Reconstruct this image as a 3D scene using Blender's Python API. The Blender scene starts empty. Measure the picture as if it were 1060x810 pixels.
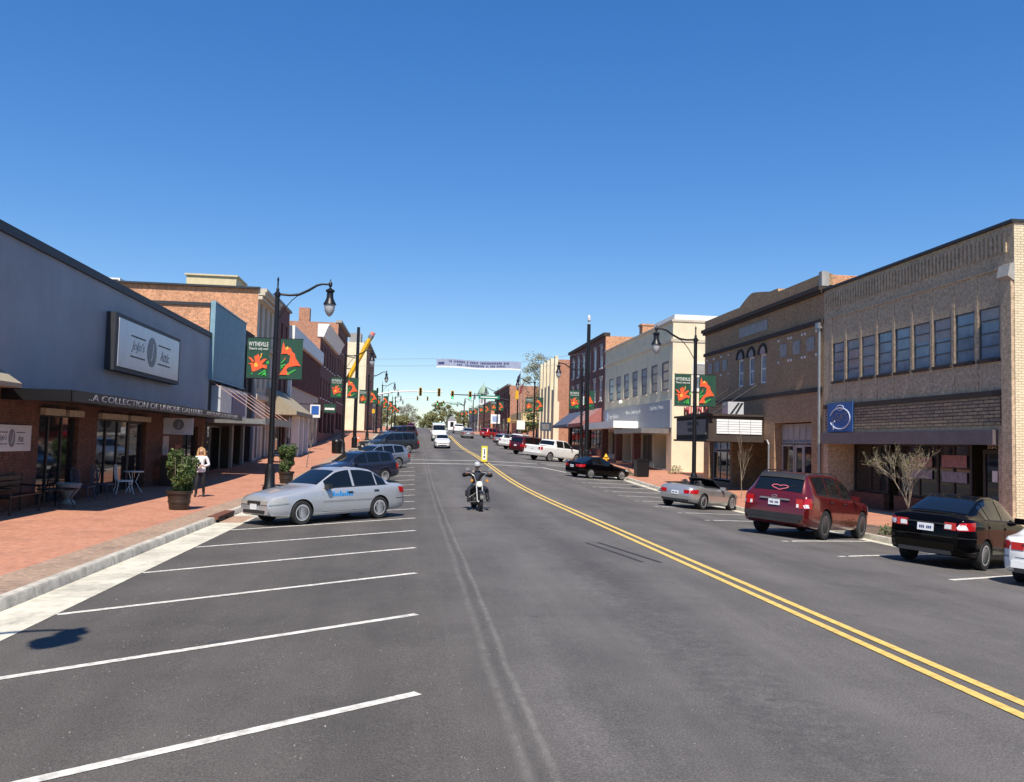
import bpy, bmesh, math, random
from mathutils import Vector, Matrix
from math import radians as R, sin, cos, pi
random.seed(7)
scn = bpy.context.scene
COL = scn.collection

# ------------------------------------------------------------------ camera
F, CX, CY, CZ = 900.0, 530.0, 405.0, 2.0
yaw, pitch, roll = math.atan(100/900), R(3.47), R(1.5)
fw = Vector((sin(yaw)*cos(pitch), cos(yaw)*cos(pitch), sin(pitch)))
r0 = Vector((cos(yaw), -sin(yaw), 0)); u0 = r0.cross(fw)
rt = r0*cos(roll)+u0*sin(roll); up = u0*cos(roll)-r0*sin(roll)
cd = bpy.data.cameras.new("camera"); cam = bpy.data.objects.new("camera", cd); COL.objects.link(cam)
cam.matrix_world = Matrix(((rt.x, up.x, -fw.x, 0), (rt.y, up.y, -fw.y, 0), (rt.z, up.z, -fw.z, CZ), (0, 0, 0, 1)))
cd.sensor_width = 36; cd.lens = 36*F/1060; cd.clip_start = .1; cd.clip_end = 3000
scn.camera = cam

# ------------------------------------------------------------------ light
SUN_EL, SUN_SX, SUN_SY = R(56), .07, 1.0      # light travels towards +Y and a little towards +X
w = bpy.data.worlds.new("World"); scn.world = w; w.use_nodes = True
nt = w.node_tree; bg = nt.nodes['Background']
sky = nt.nodes.new('ShaderNodeTexSky'); sky.sky_type = 'NISHITA'; sky.sun_disc = False
sky.sun_elevation = SUN_EL; sky.sun_rotation = math.atan2(-SUN_SX, -SUN_SY)
sky.altitude = 300; sky.air_density = 1.15; sky.dust_density = .0; sky.ozone_density = 6.0
hs = nt.nodes.new('ShaderNodeHueSaturation'); hs.inputs['Saturation'].default_value = 1.42; hs.inputs['Hue'].default_value = .512
def scale_node(k):
    v = nt.nodes.new('ShaderNodeVectorMath'); v.operation = 'SCALE'; v.inputs['Scale'].default_value = k; return v
va, vb, gm_ = scale_node(.17), scale_node(5.0), nt.nodes.new('ShaderNodeGamma'); gm_.inputs[1].default_value = .78
nt.links.new(sky.outputs[0], va.inputs[0]); nt.links.new(va.outputs[0], gm_.inputs[0]); nt.links.new(gm_.outputs[0], vb.inputs[0])
nt.links.new(vb.outputs[0], hs.inputs['Color']); nt.links.new(hs.outputs[0], bg.inputs[0]); bg.inputs[1].default_value = .119
sd = bpy.data.lights.new("sun", 'SUN'); sd.energy = 5.0; sd.angle = R(.5); sd.color = (1, .925, .81)
so = bpy.data.objects.new("sun", sd); COL.objects.link(so)
hv = Vector((SUN_SX, SUN_SY, 0)).normalized()*cos(SUN_EL)
so.rotation_euler = Vector((hv.x, hv.y, -sin(SUN_EL))).to_track_quat('-Z', 'Y').to_euler()
so.location = (0, -20, 60)
scn.view_settings.view_transform = 'Standard'; scn.view_settings.look = 'None'
scn.view_settings.exposure = .45; scn.view_settings.gamma = 1

# ------------------------------------------------------------------ terrain functions
RISE = [(-300, 0), (36, 0), (46, .22), (56, .6), (70, 1.05), (83, 1.3), (96, 1.75), (109, 2.35), (120, 2.9), (150, 3.6), (195, 4.4), (350, 7.5), (900, 7.5)]
CROSS = [(-200, -.15), (-4.8, -.15), (0, -.05), (4.9, 0), (9, -.15), (12.8, -.42), (200, -.42)]
def lerp(P, t):
    if t <= P[0][0]: return P[0][1]
    for (a, b), (c, d) in zip(P, P[1:]):
        if t <= c: return b+(d-b)*(t-a)/(c-a)
    return P[-1][1]
def rise(Y): return sum(lerp(RISE, Y+o) for o in (-6, -3, 0, 3, 6))/5
def RZ(X, Y): return rise(Y)+lerp(CROSS, X)
KL = -4.8
def KR(Y): return lerp([(-50, 14.4), (19.6, 14.4), (21.2, 12.8), (600, 12.8)], Y)
def SZ(X, Y):
    if X < 0: return rise(Y)-.01+(KL-X)*.012
    return rise(Y)-.28+max(0, X-12.8)*.02

# ------------------------------------------------------------------ materials
MATS = {}
def new_mat(name):
    m = bpy.data.materials.new(name); m.use_nodes = True
    return m, m.node_tree.nodes, m.node_tree.links, m.node_tree.nodes['Principled BSDF']
def mixc(n, l, mode, fac, a, b):
    x = n.new('ShaderNodeMix'); x.data_type = 'RGBA'; x.blend_type = mode
    for i, v in ((0, fac), (6, a), (7, b)):
        if hasattr(v, 'default_value') or hasattr(v, 'is_linked'): l.new(v, x.inputs[i])
        elif isinstance(v, (int, float)): x.inputs[i].default_value = v
        else: x.inputs[i].default_value = (*v[:3], 1)
    return x.outputs[2]
def noise(n, l, vec, scale, detail=4, rough=.6):
    t = n.new('ShaderNodeTexNoise'); t.inputs['Scale'].default_value = scale; t.inputs['Detail'].default_value = detail; t.inputs['Roughness'].default_value = rough
    if vec: l.new(vec, t.inputs['Vector'])
    return t.outputs['Fac']
def ramp(n, l, fac, stops):
    r = n.new('ShaderNodeValToRGB'); l.new(fac, r.inputs[0])
    while len(r.color_ramp.elements) < len(stops): r.color_ramp.elements.new(.5)
    for e, (p, c) in zip(r.color_ramp.elements, stops):
        e.position = p; e.color = (c, c, c, 1) if isinstance(c, (int, float)) else (*c, 1)
    return r.outputs[0]
def coords(n): return n.new('ShaderNodeTexCoord').outputs['Object']
def mat(name, col, rough=.6, metal=0, var=.25, scale=3, bump=0, coat=0, spec=.5):
    if name in MATS: return MATS[name]
    m, n, l, p = new_mat(name)
    p.inputs['Roughness'].default_value = rough; p.inputs['Metallic'].default_value = metal
    p.inputs['Specular IOR Level'].default_value = spec
    if coat: p.inputs['Coat Weight'].default_value = coat; p.inputs['Coat Roughness'].default_value = .05
    c = coords(n)
    f = ramp(n, l, noise(n, l, c, scale, 6, .65), [(.25, 1-var), (.75, 1+var*.4)])
    l.new(mixc(n, l, 'MULTIPLY', 1.0, col, f), p.inputs['Base Color'])
    if bump:
        b = n.new('ShaderNodeBump'); b.inputs['Strength'].default_value = bump; b.inputs['Distance'].default_value = .02
        l.new(noise(n, l, c, scale*8, 3), b.inputs['Height']); l.new(b.outputs[0], p.inputs['Normal'])
    MATS[name] = m; return m
def brick(name, c1, c2, mortar, bw=.2, bh=.068, var=.35, horiz=False, bump=.4, msize=.012, stain=.5, rough=.85):
    if name in MATS: return MATS[name]
    m, n, l, p = new_mat(name); p.inputs['Roughness'].default_value = rough
    c = coords(n); s = n.new('ShaderNodeSeparateXYZ'); l.new(c, s.inputs[0])
    cb = n.new('ShaderNodeCombineXYZ')
    if horiz:
        l.new(s.outputs[0], cb.inputs[0]); l.new(s.outputs[1], cb.inputs[1])
    else:
        g = n.new('ShaderNodeNewGeometry'); sn = n.new('ShaderNodeSeparateXYZ'); l.new(g.outputs['True Normal'], sn.inputs[0])
        ab = n.new('ShaderNodeMath'); ab.operation = 'ABSOLUTE'; l.new(sn.outputs[0], ab.inputs[0])
        gt = n.new('ShaderNodeMath'); gt.operation = 'GREATER_THAN'; l.new(ab.outputs[0], gt.inputs[0]); gt.inputs[1].default_value = .5
        mx = n.new('ShaderNodeMix'); l.new(gt.outputs[0], mx.inputs[0]); l.new(s.outputs[0], mx.inputs[2]); l.new(s.outputs[1], mx.inputs[3])
        l.new(mx.outputs[0], cb.inputs[0]); l.new(s.outputs[2], cb.inputs[1])
    t = n.new('ShaderNodeTexBrick'); l.new(cb.outputs[0], t.inputs['Vector'])
    t.inputs['Scale'].default_value = 1; t.inputs['Brick Width'].default_value = bw; t.inputs['Row Height'].default_value = bh
    t.inputs['Mortar Size'].default_value = msize*bh/.068; t.inputs['Mortar Smooth'].default_value = .3
    for i, cc in (('Color1', c1), ('Color2', c2), ('Mortar', mortar)): t.inputs[i].default_value = (*cc, 1)
    f = ramp(n, l, noise(n, l, c, .9, 8, .7), [(.3, 1-stain*.6), (.5, 1.0), (.75, 1+stain*.2)])
    o = mixc(n, l, 'MULTIPLY', 1.0, t.outputs['Color'], f)
    f2 = ramp(n, l, noise(n, l, c, 9, 2, .5), [(.3, 1-var), (.7, 1+var*.35)])
    l.new(mixc(n, l, 'MULTIPLY', 1.0, o, f2), p.inputs['Base Color'])
    b = n.new('ShaderNodeBump'); b.inputs['Strength'].default_value = bump; b.inputs['Distance'].default_value = .008; b.invert = True
    l.new(t.outputs['Fac'], b.inputs['Height']); l.new(b.outputs[0], p.inputs['Normal'])
    MATS[name] = m; return m
def paint(name, col, metal=.0, rough=.3, coat=.8, spec=.5): return mat(name, col, rough, metal, .06, 2, 0, coat, spec)
def emis(name, col, s):
    m, n, l, p = new_mat(name); p.inputs['Base Color'].default_value = (*col, 1)
    p.inputs['Emission Color'].default_value = (*col, 1); p.inputs['Emission Strength'].default_value = s
    return m

def asphalt():
    m, n, l, p = new_mat('asphalt'); p.inputs['Roughness'].default_value = .8; p.inputs['Specular IOR Level'].default_value = .35
    c = coords(n); s = n.new('ShaderNodeSeparateXYZ'); l.new(c, s.inputs[0])
    mp = n.new('ShaderNodeMapping'); mp.inputs['Scale'].default_value = (1, .12, 1); l.new(c, mp.inputs[0])
    base = mixc(n, l, 'MIX', ramp(n, l, noise(n, l, mp.outputs[0], .9, 5), [(.3, 0), (.7, 1)]), (.078, .071, .064), (.120, .110, .100))
    # parking lanes are paved a little darker and browner than the traffic lanes
    lanes = n.new('ShaderNodeMapRange'); l.new(s.outputs[0], lanes.inputs[0]); lanes.inputs[1].default_value = .2; lanes.inputs[2].default_value = 1.4
    base = mixc(n, l, 'MULTIPLY', 1.0, base, ramp(n, l, lanes.outputs[0], [(0, (.86, .84, .81)), (1, (1.08, 1.08, 1.1))]))
    base = mixc(n, l, 'MULTIPLY', 1.0, base, ramp(n, l, noise(n, l, c, .45, 6, .7), [(.32, .80), (.5, 1.0), (.72, 1.16)]))
    # fine grain and light stones
    base = mixc(n, l, 'MULTIPLY', 1.0, base, ramp(n, l, noise(n, l, c, 70, 3, .8), [(.28, .5), (.5, 1.0), (.72, 1.75)]))
    v = n.new('ShaderNodeTexVoronoi'); v.inputs['Scale'].default_value = 11; l.new(c, v.inputs['Vector'])
    dots = ramp(n, l, v.outputs['Distance'], [(.0, 1), (.055, 1), (.08, 0)])
    gate = ramp(n, l, noise(n, l, c, 2.1, 3), [(.48, 0), (.56, 1)])
    mm = n.new('ShaderNodeMath'); mm.operation = 'MULTIPLY'; l.new(dots, mm.inputs[0]); l.new(gate, mm.inputs[1])
    base = mixc(n, l, 'MIX', mm.outputs[0], base, (.34, .31, .27))
    v3 = n.new('ShaderNodeTexVoronoi'); v3.inputs['Scale'].default_value = 27; l.new(c, v3.inputs['Vector'])
    base = mixc(n, l, 'MIX', ramp(n, l, v3.outputs['Distance'], [(.0, .7), (.10, .6), (.14, 0)]), base, (.20, .19, .175))
    # dark spots of oil
    v2 = n.new('ShaderNodeTexVoronoi'); v2.inputs['Scale'].default_value = .9; l.new(c, v2.inputs['Vector'])
    base = mixc(n, l, 'MULTIPLY', 1.0, base, ramp(n, l, v2.outputs['Distance'], [(.0, .55), (.03, .7), (.07, 1.0)]))
    # worn joint between the lane and the parking strip, oil band along the lane centre
    wob = noise(n, l, c, .35, 3); ad = n.new('ShaderNodeMath'); ad.operation = 'MULTIPLY_ADD'; l.new(wob, ad.inputs[0]); ad.inputs[1].default_value = .14; l.new(s.outputs[0], ad.inputs[2])
    def band(x, hw, colr, k, soft):
        d = n.new('ShaderNodeMath'); d.operation = 'SUBTRACT'; l.new(ad.outputs[0], d.inputs[0]); d.inputs[1].default_value = x+.07
        a = n.new('ShaderNodeMath'); a.operation = 'ABSOLUTE'; l.new(d.outputs[0], a.inputs[0])
        mr = n.new('ShaderNodeMapRange'); l.new(a.outputs[0], mr.inputs[0]); mr.inputs[1].default_value = hw; mr.inputs[2].default_value = hw+soft
        mr.inputs[3].default_value = k; mr.inputs[4].default_value = 0
        g = n.new('ShaderNodeMath'); g.operation = 'MULTIPLY'; l.new(mr.outputs[0], g.inputs[0]); l.new(ramp(n, l, noise(n, l, c, 6, 5, .75), [(.36, .12), (.66, 1)]), g.inputs[1])
        return mixc(n, l, 'MIX', g.outputs[0], base, colr)
    base = band(.76, .01, (.22, .205, .18), .42, .055)
    base = band(.93, .01, (.25, .235, .205), .48, .03)
    base = band(.835, .02, (.05, .046, .042), .45, .05)
    base = band(.42, .0, (.17, .16, .15), .14, .05)
    base = band(2.9, .25, (.035, .033, .033), .45, .55)
    base = band(7.0, .2, (.035, .033, .033), .3, .6)
    l.new(base, p.inputs['Base Color'])
    b = n.new('ShaderNodeBump'); b.inputs['Strength'].default_value = .5; b.inputs['Distance'].default_value = .01
    l.new(noise(n, l, c, 90, 2), b.inputs['Height']); l.new(b.outputs[0], p.inputs['Normal'])
    return m
M_ASPH = asphalt()
M_WHITE = mat('road_paint_white', (.70, .67, .59), .7, var=.6, scale=11)
M_YEL = mat('road_paint_yellow', (.74, .50, .13), .7, var=.45, scale=9)
def joints(m, step, k=.55):
    n, l = m.node_tree.nodes, m.node_tree.links; p = n['Principled BSDF']; src = p.inputs['Base Color'].links[0].from_socket
    s = n.new('ShaderNodeSeparateXYZ'); l.new(coords(n), s.inputs[0])
    a = n.new('ShaderNodeMath'); a.operation = 'MODULO'; l.new(s.outputs[1], a.inputs[0]); a.inputs[1].default_value = step
    b = n.new('ShaderNodeMath'); b.operation = 'ABSOLUTE'; l.new(a.outputs[0], b.inputs[0])
    r = ramp(n, l, b.outputs[0], [(.0, k), (.018, k), (.03, 1)])
    d = ramp(n, l, noise(n, l, coords(n), 5, 6, .75), [(.30, .62), (.52, 1.0)])
    l.new(mixc(n, l, 'MULTIPLY', 1.0, mixc(n, l, 'MULTIPLY', 1.0, src, r), d), p.inputs['Base Color'])
def wear(m, k=.75):
    n, l = m.node_tree.nodes, m.node_tree.links; p = n['Principled BSDF']; src = p.inputs['Base Color'].links[0].from_socket
    a = ramp(n, l, noise(n, l, coords(n), 38, 8, .8), [(.57, 0), (.66, k)]); g = ramp(n, l, noise(n, l, coords(n), 1.7, 3), [(.38, .15), (.62, 1)])
    mu = n.new('ShaderNodeMath'); mu.operation = 'MULTIPLY'; l.new(a, mu.inputs[0]); l.new(g, mu.inputs[1])
    l.new(mixc(n, l, 'MIX', mu.outputs[0], src, (.11, .10, .09)), p.inputs['Base Color'])
wear(M_WHITE); wear(M_YEL)
M_CONC = mat('concrete', (.52, .48, .40), .85, var=.35, scale=2.5, bump=.2)
M_GUT = mat('gutter_concrete', (.62, .575, .46), .85, var=.4, scale=1.3, bump=.2)
joints(M_CONC, 3.0); joints(M_GUT, 3.0)
M_PAVE = brick('brick_pavers', (.46, .185, .10), (.52, .235, .145), (.40, .21, .14), .2, .1, .22, True, .2, .008, .42)
M_EDGE = brick('edge_pavers', (.36, .22, .14), (.42, .27, .18), (.34, .25, .18), .1, .2, .3, True, .25, .008)
M_GRND = mat('dry_ground', (.11, .10, .075), .95, var=.4, scale=.4)
M_BLACK = mat('black_metal', (.012, .012, .014), .4, .3, .2)
M_DARK = mat('dark_void', (.008, .008, .009), .7)
M_GLASS = mat('shop_glass', (.012, .014, .016), .04, 0, .1, spec=.8)
M_WGLASS = mat('upper_glass', (.19, .245, .30), .12, 0, .5, 1.2, spec=.8)
M_CARGLASS = mat('car_glass', (.006, .008, .01), .03, 0, .1, spec=.55)
M_TYRE = mat('tyre_rubber', (.016, .016, .017), .85)
M_RIM = mat('alloy', (.60, .60, .61), .38, .35, .1)
M_CHROME = mat('chrome', (.74, .73, .71), .28, .55, .05)
M_RED = mat('tail_red', (.42, .008, .012), .15, spec=.6, var=.1)
M_LAMP = mat('headlamp_glass', (.40, .40, .38), .12, .2, .2, 6)
M_PLATE = mat('plate_white', (.72, .73, .74), .4)
M_TRIM = mat('black_trim', (.02, .02, .021), .55)
M_WHT = mat('white_painted', (.80, .79, .75), .55, var=.12)
M_CREAM = mat('cream_paint', (.76, .67, .47), .8, var=.18, scale=1.1, bump=.12)
M_STONE = mat('pale_stone', (.34, .33, .31), .85, var=.3)
M_BARK = mat('grey_bark', (.20, .165, .13), .9, var=.4, scale=9)
M_LEAF = mat('leaf_green', (.055, .10, .022), .55, var=.45, scale=6)
M_LEAF2 = mat('leaf_light', (.11, .15, .035), .55, var=.4, scale=4)
M_SPRING = mat('spring_foliage', (.25, .245, .10), .8, var=.4, scale=.6)
M_SPRING2 = mat('bare_twigs', (.24, .215, .16), .9, var=.4, scale=.7)
M_GREENB = mat('banner_green', (.006, .055, .032), .7, var=.1)
M_ORNG = mat('lily_orange', (.75, .10, .025), .7, var=.2, scale=5)
M_LYEL = mat('lily_yellow', (.85, .42, .05), .7, var=.1)
M_LGRN = mat('lily_leaf', (.05, .42, .06), .7, var=.2)
M_TAN = mat('tan_canvas', (.32, .27, .19), .85, var=.2)

# ------------------------------------------------------------------ mesh builder
class MB:
    def __init__(s): s.v = []; s.f = []; s.mi = []; s.m = 0
    def add(s, vs, fs, m=None):
        o = len(s.v); s.v += [tuple(v) for v in vs]
        s.f += [tuple(i+o for i in f) for f in fs]; s.mi += [s.m if m is None else m]*len(fs); return s
    def box(s, x0, x1, y0, y1, z0, z1, m=None):
        x0, x1 = min(x0, x1), max(x0, x1); y0, y1 = min(y0, y1), max(y0, y1); z0, z1 = min(z0, z1), max(z0, z1)
        return s.add([(x0, y0, z0), (x1, y0, z0), (x1, y1, z0), (x0, y1, z0), (x0, y0, z1), (x1, y0, z1), (x1, y1, z1), (x0, y1, z1)],
                     [(0, 3, 2, 1), (4, 5, 6, 7), (0, 1, 5, 4), (1, 2, 6, 5), (2, 3, 7, 6), (3, 0, 4, 7)], m)
    def tube(s, pts, r, n=8, m=None, cap=True):
        pts = [Vector(p) for p in pts]; rr = r if isinstance(r, (list, tuple)) else [r]*len(pts)
        vs = []; prev = None
        for i, p in enumerate(pts):
            d = (pts[min(i+1, len(pts)-1)]-pts[max(i-1, 0)])
            d = d.normalized() if d.length > 1e-9 else Vector((0, 0, 1))
            a = d.orthogonal().normalized() if prev is None else (prev-d*prev.dot(d))
            a = a.normalized() if a.length > 1e-6 else d.orthogonal().normalized()
            prev = a; b = d.cross(a)
            vs += [p+(a*cos(2*pi*k/n)+b*sin(2*pi*k/n))*rr[i] for k in range(n)]
        fs = [(i*n+k, i*n+(k+1) % n, (i+1)*n+(k+1) % n, (i+1)*n+k) for i in range(len(pts)-1) for k in range(n)]
        if cap: fs += [tuple(range(n))[::-1], tuple((len(pts)-1)*n+k for k in range(n))]
        return s.add(vs, fs, m)
    def lathe(s, prof, c=(0, 0, 0), n=16, axis='z', m=None):
        vs = []
        for r, h in prof:
            for k in range(n):
                a = 2*pi*k/n; q = (r*cos(a), r*sin(a), h)
                if axis == 'x': q = (h, r*cos(a), r*sin(a))
                if axis == 'y': q = (r*sin(a), h, r*cos(a))
                vs.append((q[0]+c[0], q[1]+c[1], q[2]+c[2]))
        fs = [(i*n+k, i*n+(k+1) % n, (i+1)*n+(k+1) % n, (i+1)*n+k) for i in range(len(prof)-1) for k in range(n)]
        fs += [tuple(range(n))[::-1], tuple((len(prof)-1)*n+k for k in range(n))]
        return s.add(vs, fs, m)
    def prism(s, poly, fn, h, m=None):          # poly of (a,b); fn(a,b,c) -> xyz; c from 0 to h
        n = len(poly); vs = [fn(a, b, 0) for a, b in poly]+[fn(a, b, h) for a, b in poly]
        return s.add(vs, [tuple(range(n))[::-1], tuple(range(n, 2*n))]+[(k, (k+1) % n, n+(k+1) % n, n+k) for k in range(n)], m)
    def build(s, name, mats, parent=None, loc=None, smooth=None, world=True, rot=0, recalc=True):
        me = bpy.data.meshes.new(name)
        o = Vector((0, 0, 0))
        if parent is not None and world: o = PW(parent)
        if loc is not None: o = Vector(loc)
        me.from_pydata([(v[0]-o.x, v[1]-o.y, v[2]-o.z) for v in s.v] if (world or loc is None) else s.v, [], s.f)
        if not isinstance(mats, (list, tuple)): mats = [mats]
        for m in mats: me.materials.append(m)
        me.polygons.foreach_set('material_index', s.mi)
        if recalc:
            bm = bmesh.new(); bm.from_mesh(me); bmesh.ops.recalc_face_normals(bm, faces=bm.faces); bm.to_mesh(me); bm.free()
        if smooth:
            me.polygons.foreach_set('use_smooth', [True]*len(me.polygons)); me.set_sharp_from_angle(angle=R(smooth))
        me.update()
        ob = bpy.data.objects.new(name, me); COL.objects.link(ob)
        if parent is not None: ob.parent = parent
        if loc is not None: ob.location = o
        return ob
def PW(o):
    v = Vector(o.location)
    while o.parent: o = o.parent; v += Vector(o.location)
    return v
def empty(name, loc, rz=0):
    o = bpy.data.objects.new(name, None); COL.objects.link(o); o.location = loc; o.rotation_euler.z = rz; o.empty_display_size = .3; return o
def tag(o, label=None, cat=None, group=None, kind=None):
    if label: o['label'] = label
    if cat: o['category'] = cat
    if group: o['group'] = group
    if kind: o['kind'] = kind
    return o
def thing(name, label, cat, loc, rz=0, group=None): return tag(empty(name, loc, rz), label, cat, group)
def struct(o): return tag(o, kind='structure')
def kids(o): return [c for c in bpy.data.objects if c.parent == o]
def copy_tree(o, parent=None):
    c = o.copy(); COL.objects.link(c)
    if parent is not None: c.parent = parent
    for ch in kids(o): copy_tree(ch, c)
    return c
def frame(face):     # right, up, normal for text on a wall, as seen from the street or camera
    return {'+x': (Vector((0, 1, 0)), Vector((1, 0, 0))), '-x': (Vector((0, -1, 0)), Vector((-1, 0, 0))), '-y': (Vector((1, 0, 0)), Vector((0, -1, 0)))}[face]
TXT = {}
TMPS = bpy.data.scenes.new("tmp_eval")
def evalmesh(*obs):
    """mesh of the first object with its modifiers, evaluated in a small scratch scene"""
    for o in obs: COL.objects.unlink(o); TMPS.collection.objects.link(o)
    vl = TMPS.view_layers[0]; vl.update(); dg = vl.depsgraph; dg.update()
    me = bpy.data.meshes.new_from_object(obs[0].evaluated_get(dg))
    return me
def text(name, body, face, pos, height, m, parent=None, width=None, shear=0, align='CENTER', ext=.006, space=1.0):
    key = (body, shear, space)
    if key not in TXT:
      cu = bpy.data.curves.new(name, 'FONT'); cu.body = body; cu.size = 1; cu.align_x = align; cu.align_y = 'CENTER'; cu.extrude = .001; cu.shear = shear; cu.space_character = space; cu.resolution_u = 3
      t = bpy.data.objects.new(name, cu); COL.objects.link(t)
      TXT[key] = evalmesh(t); bpy.data.objects.remove(t)
    me = TXT[key].copy(); me.name = name
    xs = [v.co.x for v in me.vertices]; ys = [v.co.y for v in me.vertices]
    sy = height/(max(ys)-min(ys)); sx = sy if not width else width/(max(xs)-min(xs))
    cx = (max(xs)+min(xs))/2; cy = (max(ys)+min(ys))/2
    r, nn = frame(face); P = Vector(pos)-(PW(parent) if parent is not None else Vector((0, 0, 0)))
    for v in me.vertices:
        v.co = P+r*((v.co.x-cx)*sx)+Vector((0, 0, (v.co.y-cy)*sy))+nn*(ext if v.co.z > 0 else 0)
    me.materials.clear(); me.materials.append(m)
    ob = bpy.data.objects.new(name, me); COL.objects.link(ob)
    if parent is not None: ob.parent = parent
    return ob
def facade(mb, face, c, a0, a1, z0, z1, ops, depth, m=None):
    """wall sheet with rectangular holes and reveals. face '+x','-x' (a = Y) or '-y' (a = X); c = plane coordinate"""
    A = sorted({a0, a1, *[o[0] for o in ops], *[o[1] for o in ops]}); Z = sorted({z0, z1, *[o[2] for o in ops], *[o[3] for o in ops]})
    A = [a for a in A if a0 <= a <= a1]; Z = [z for z in Z if z0 <= z <= z1]
    sg = {'+x': -1, '-x': 1, '-y': 1}[face]
    P = (lambda a, z, d=0: (c+sg*d, a, z)) if face[1] == 'x' else (lambda a, z, d=0: (a, c+sg*d, z))
    for i in range(len(A)-1):
        for j in range(len(Z)-1):
            am, zm = (A[i]+A[i+1])/2, (Z[j]+Z[j+1])/2
            if any(o[0] < am < o[1] and o[2] < zm < o[3] for o in ops): continue
            mb.add([P(A[i], Z[j]), P(A[i+1], Z[j]), P(A[i+1], Z[j+1]), P(A[i], Z[j+1])], [(0, 1, 2, 3)], m)
    for o in ops:
        d = depth if len(o) < 5 else o[4]
        q = [(o[0], o[2]), (o[1], o[2]), (o[1], o[3]), (o[0], o[3])]
        for k in range(4):
            (a, z), (b, y) = q[k], q[(k+1) % 4]
            mb.add([P(a, z), P(b, y), P(b, y, d), P(a, z, d)], [(0, 1, 2, 3)], m)
def wpos(face, c, d): return c+{'+x': -1, '-x': 1, '-y': 1}[face]*d
def slab(mb, face, c, d0, d1, a0, a1, z0, z1, m=None):
    p, q = wpos(face, c, d0), wpos(face, c, d1)
    if face[1] == 'x': mb.box(p, q, a0, a1, z0, z1, m)
    else: mb.box(a0, a1, p, q, z0, z1, m)
WR = random.Random(5); M_BLIND = mat('window_blind', (.34, .34, .33), .7, var=.3, scale=1.5)
def window(parent, face, c, o, depth, mframe, mglass, nv=1, nh=2, fw_=.05, name='window', sill=None):
    """frame with mullions, pane behind it as a sub-part"""
    a0, a1, z0, z1 = o[:4]; mb = MB()
    d0, d1 = depth-.06, depth-.01
    slab(mb, face, c, d0, d1, a0, a1, z0, z0+fw_); slab(mb, face, c, d0, d1, a0, a1, z1-fw_, z1)
    slab(mb, face, c, d0, d1, a0, a0+fw_, z0+fw_, z1-fw_); slab(mb, face, c, d0, d1, a1-fw_, a1, z0+fw_, z1-fw_)
    for k in range(1, nv):
        a = a0+(a1-a0)*k/nv; slab(mb, face, c, d0, d1, a-fw_*.4, a+fw_*.4, z0+fw_, z1-fw_)
    for k in range(1, nh):
        z = z0+(z1-z0)*k/nh; slab(mb, face, c, d0+.005, d1, a0+fw_, a1-fw_, z-fw_*.4, z+fw_*.4)
    f = mb.build(name, mframe, parent)
    g = MB(); slab(g, face, c, depth-.025, depth-.015, a0+fw_*.5, a1-fw_*.5, z0+fw_*.5, z1-fw_*.5); g.build('pane', mglass, f)
    if mglass is M_WGLASS and WR.random() < .55:
        h = (z1-z0)*WR.choice((.25, .4, .5, .75)); g = MB(); slab(g, face, c, depth-.032, depth-.026, a0+fw_, a1-fw_, z1-fw_-h, z1-fw_); g.build('blind', M_BLIND, f)
    if sill:
        g = MB(); slab(g, face, c, -.06, depth-.07, a0-.04, a1+.04, z0-.1, z0-.004); g.build('sill', sill, f)
    return f
def shell(mb, face, X, Y0, Y1, z0, z1, depth, ops, odepth, mside=None, mroof=None, roof_drop=.5, m=0):
    """facade + side walls + back + roof, parapet standing above the roof"""
    facade(mb, face, X, Y0, Y1, z0, z1, ops, odepth, m)
    sg = -1 if face == '+x' else 1; B = X+sg*depth
    ms = m if mside is None else mside; mr = m if mroof is None else mroof
    for y in (Y0, Y1): mb.add([(X, y, z0), (B, y, z0), (B, y, z1), (X, y, z1)], [(0, 1, 2, 3)], ms)
    mb.add([(B, Y0, z0), (B, Y1, z0), (B, Y1, z1), (B, Y0, z1)], [(0, 1, 2, 3)], ms)
    i = .3; x0, x1 = X+sg*i, B-sg*i
    mb.add([(X, Y0, z1), (X, Y1, z1), (B, Y1, z1), (B, Y0, z1), (x0, Y0+i, z1), (x0, Y1-i, z1), (x1, Y1-i, z1), (x1, Y0+i, z1),
            (x0, Y0+i, z1-roof_drop), (x0, Y1-i, z1-roof_drop), (x1, Y1-i, z1-roof_drop), (x1, Y0+i, z1-roof_drop)],
           [(0, 1, 5, 4), (1, 2, 6, 5), (2, 3, 7, 6), (3, 0, 4, 7), (4, 5, 9, 8), (5, 6, 10, 9), (6, 7, 11, 10), (7, 4, 8, 11), (8, 9, 10, 11)], mr)

# ------------------------------------------------------------------ ground, road, pavements
YS = [-40, -20, -10]+list(range(0, 140, 2))+list(range(140, 360, 10))+[360, 420, 500]
def strip(name, xs, m, z, ys=YS, thick=0):
    mb = MB(); n = len(xs(0))
    for y in ys: mb.v += [(x, y, z(x, y)) for x in xs(y)]
    for i in range(len(ys)-1):
        for k in range(n-1): mb.f.append((i*n+k, i*n+k+1, (i+1)*n+k+1, (i+1)*n+k)); mb.mi.append(0)
    return mb.build(name, m, smooth=30)
g = MB(); gx = [-900, -300, -60, -20, -4.8, 13, 30, 60, 300, 900]; gy = [-300, -40, 0, 30, 46, 56, 70, 83, 96, 109, 120, 150, 195, 250, 300, 350, 500, 900, 2000]
for y in gy: g.v += [(x, y, rise(y)-.75) for x in gx]
for i in range(len(gy)-1):
    for k in range(len(gx)-1): g.f.append((i*10+k, i*10+k+1, i*10+k+11, i*10+k+10)); g.mi.append(0)
struct(g.build('ground', M_GRND, smooth=30))
struct(strip('road', lambda y: [-4.8, -4, -3, -2, -1, 0, 1, 2, 3, 4, 4.9, 6, 7, 8, 9, 10, 11, 12, 12.8, 14.6], M_ASPH, RZ))
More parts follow.
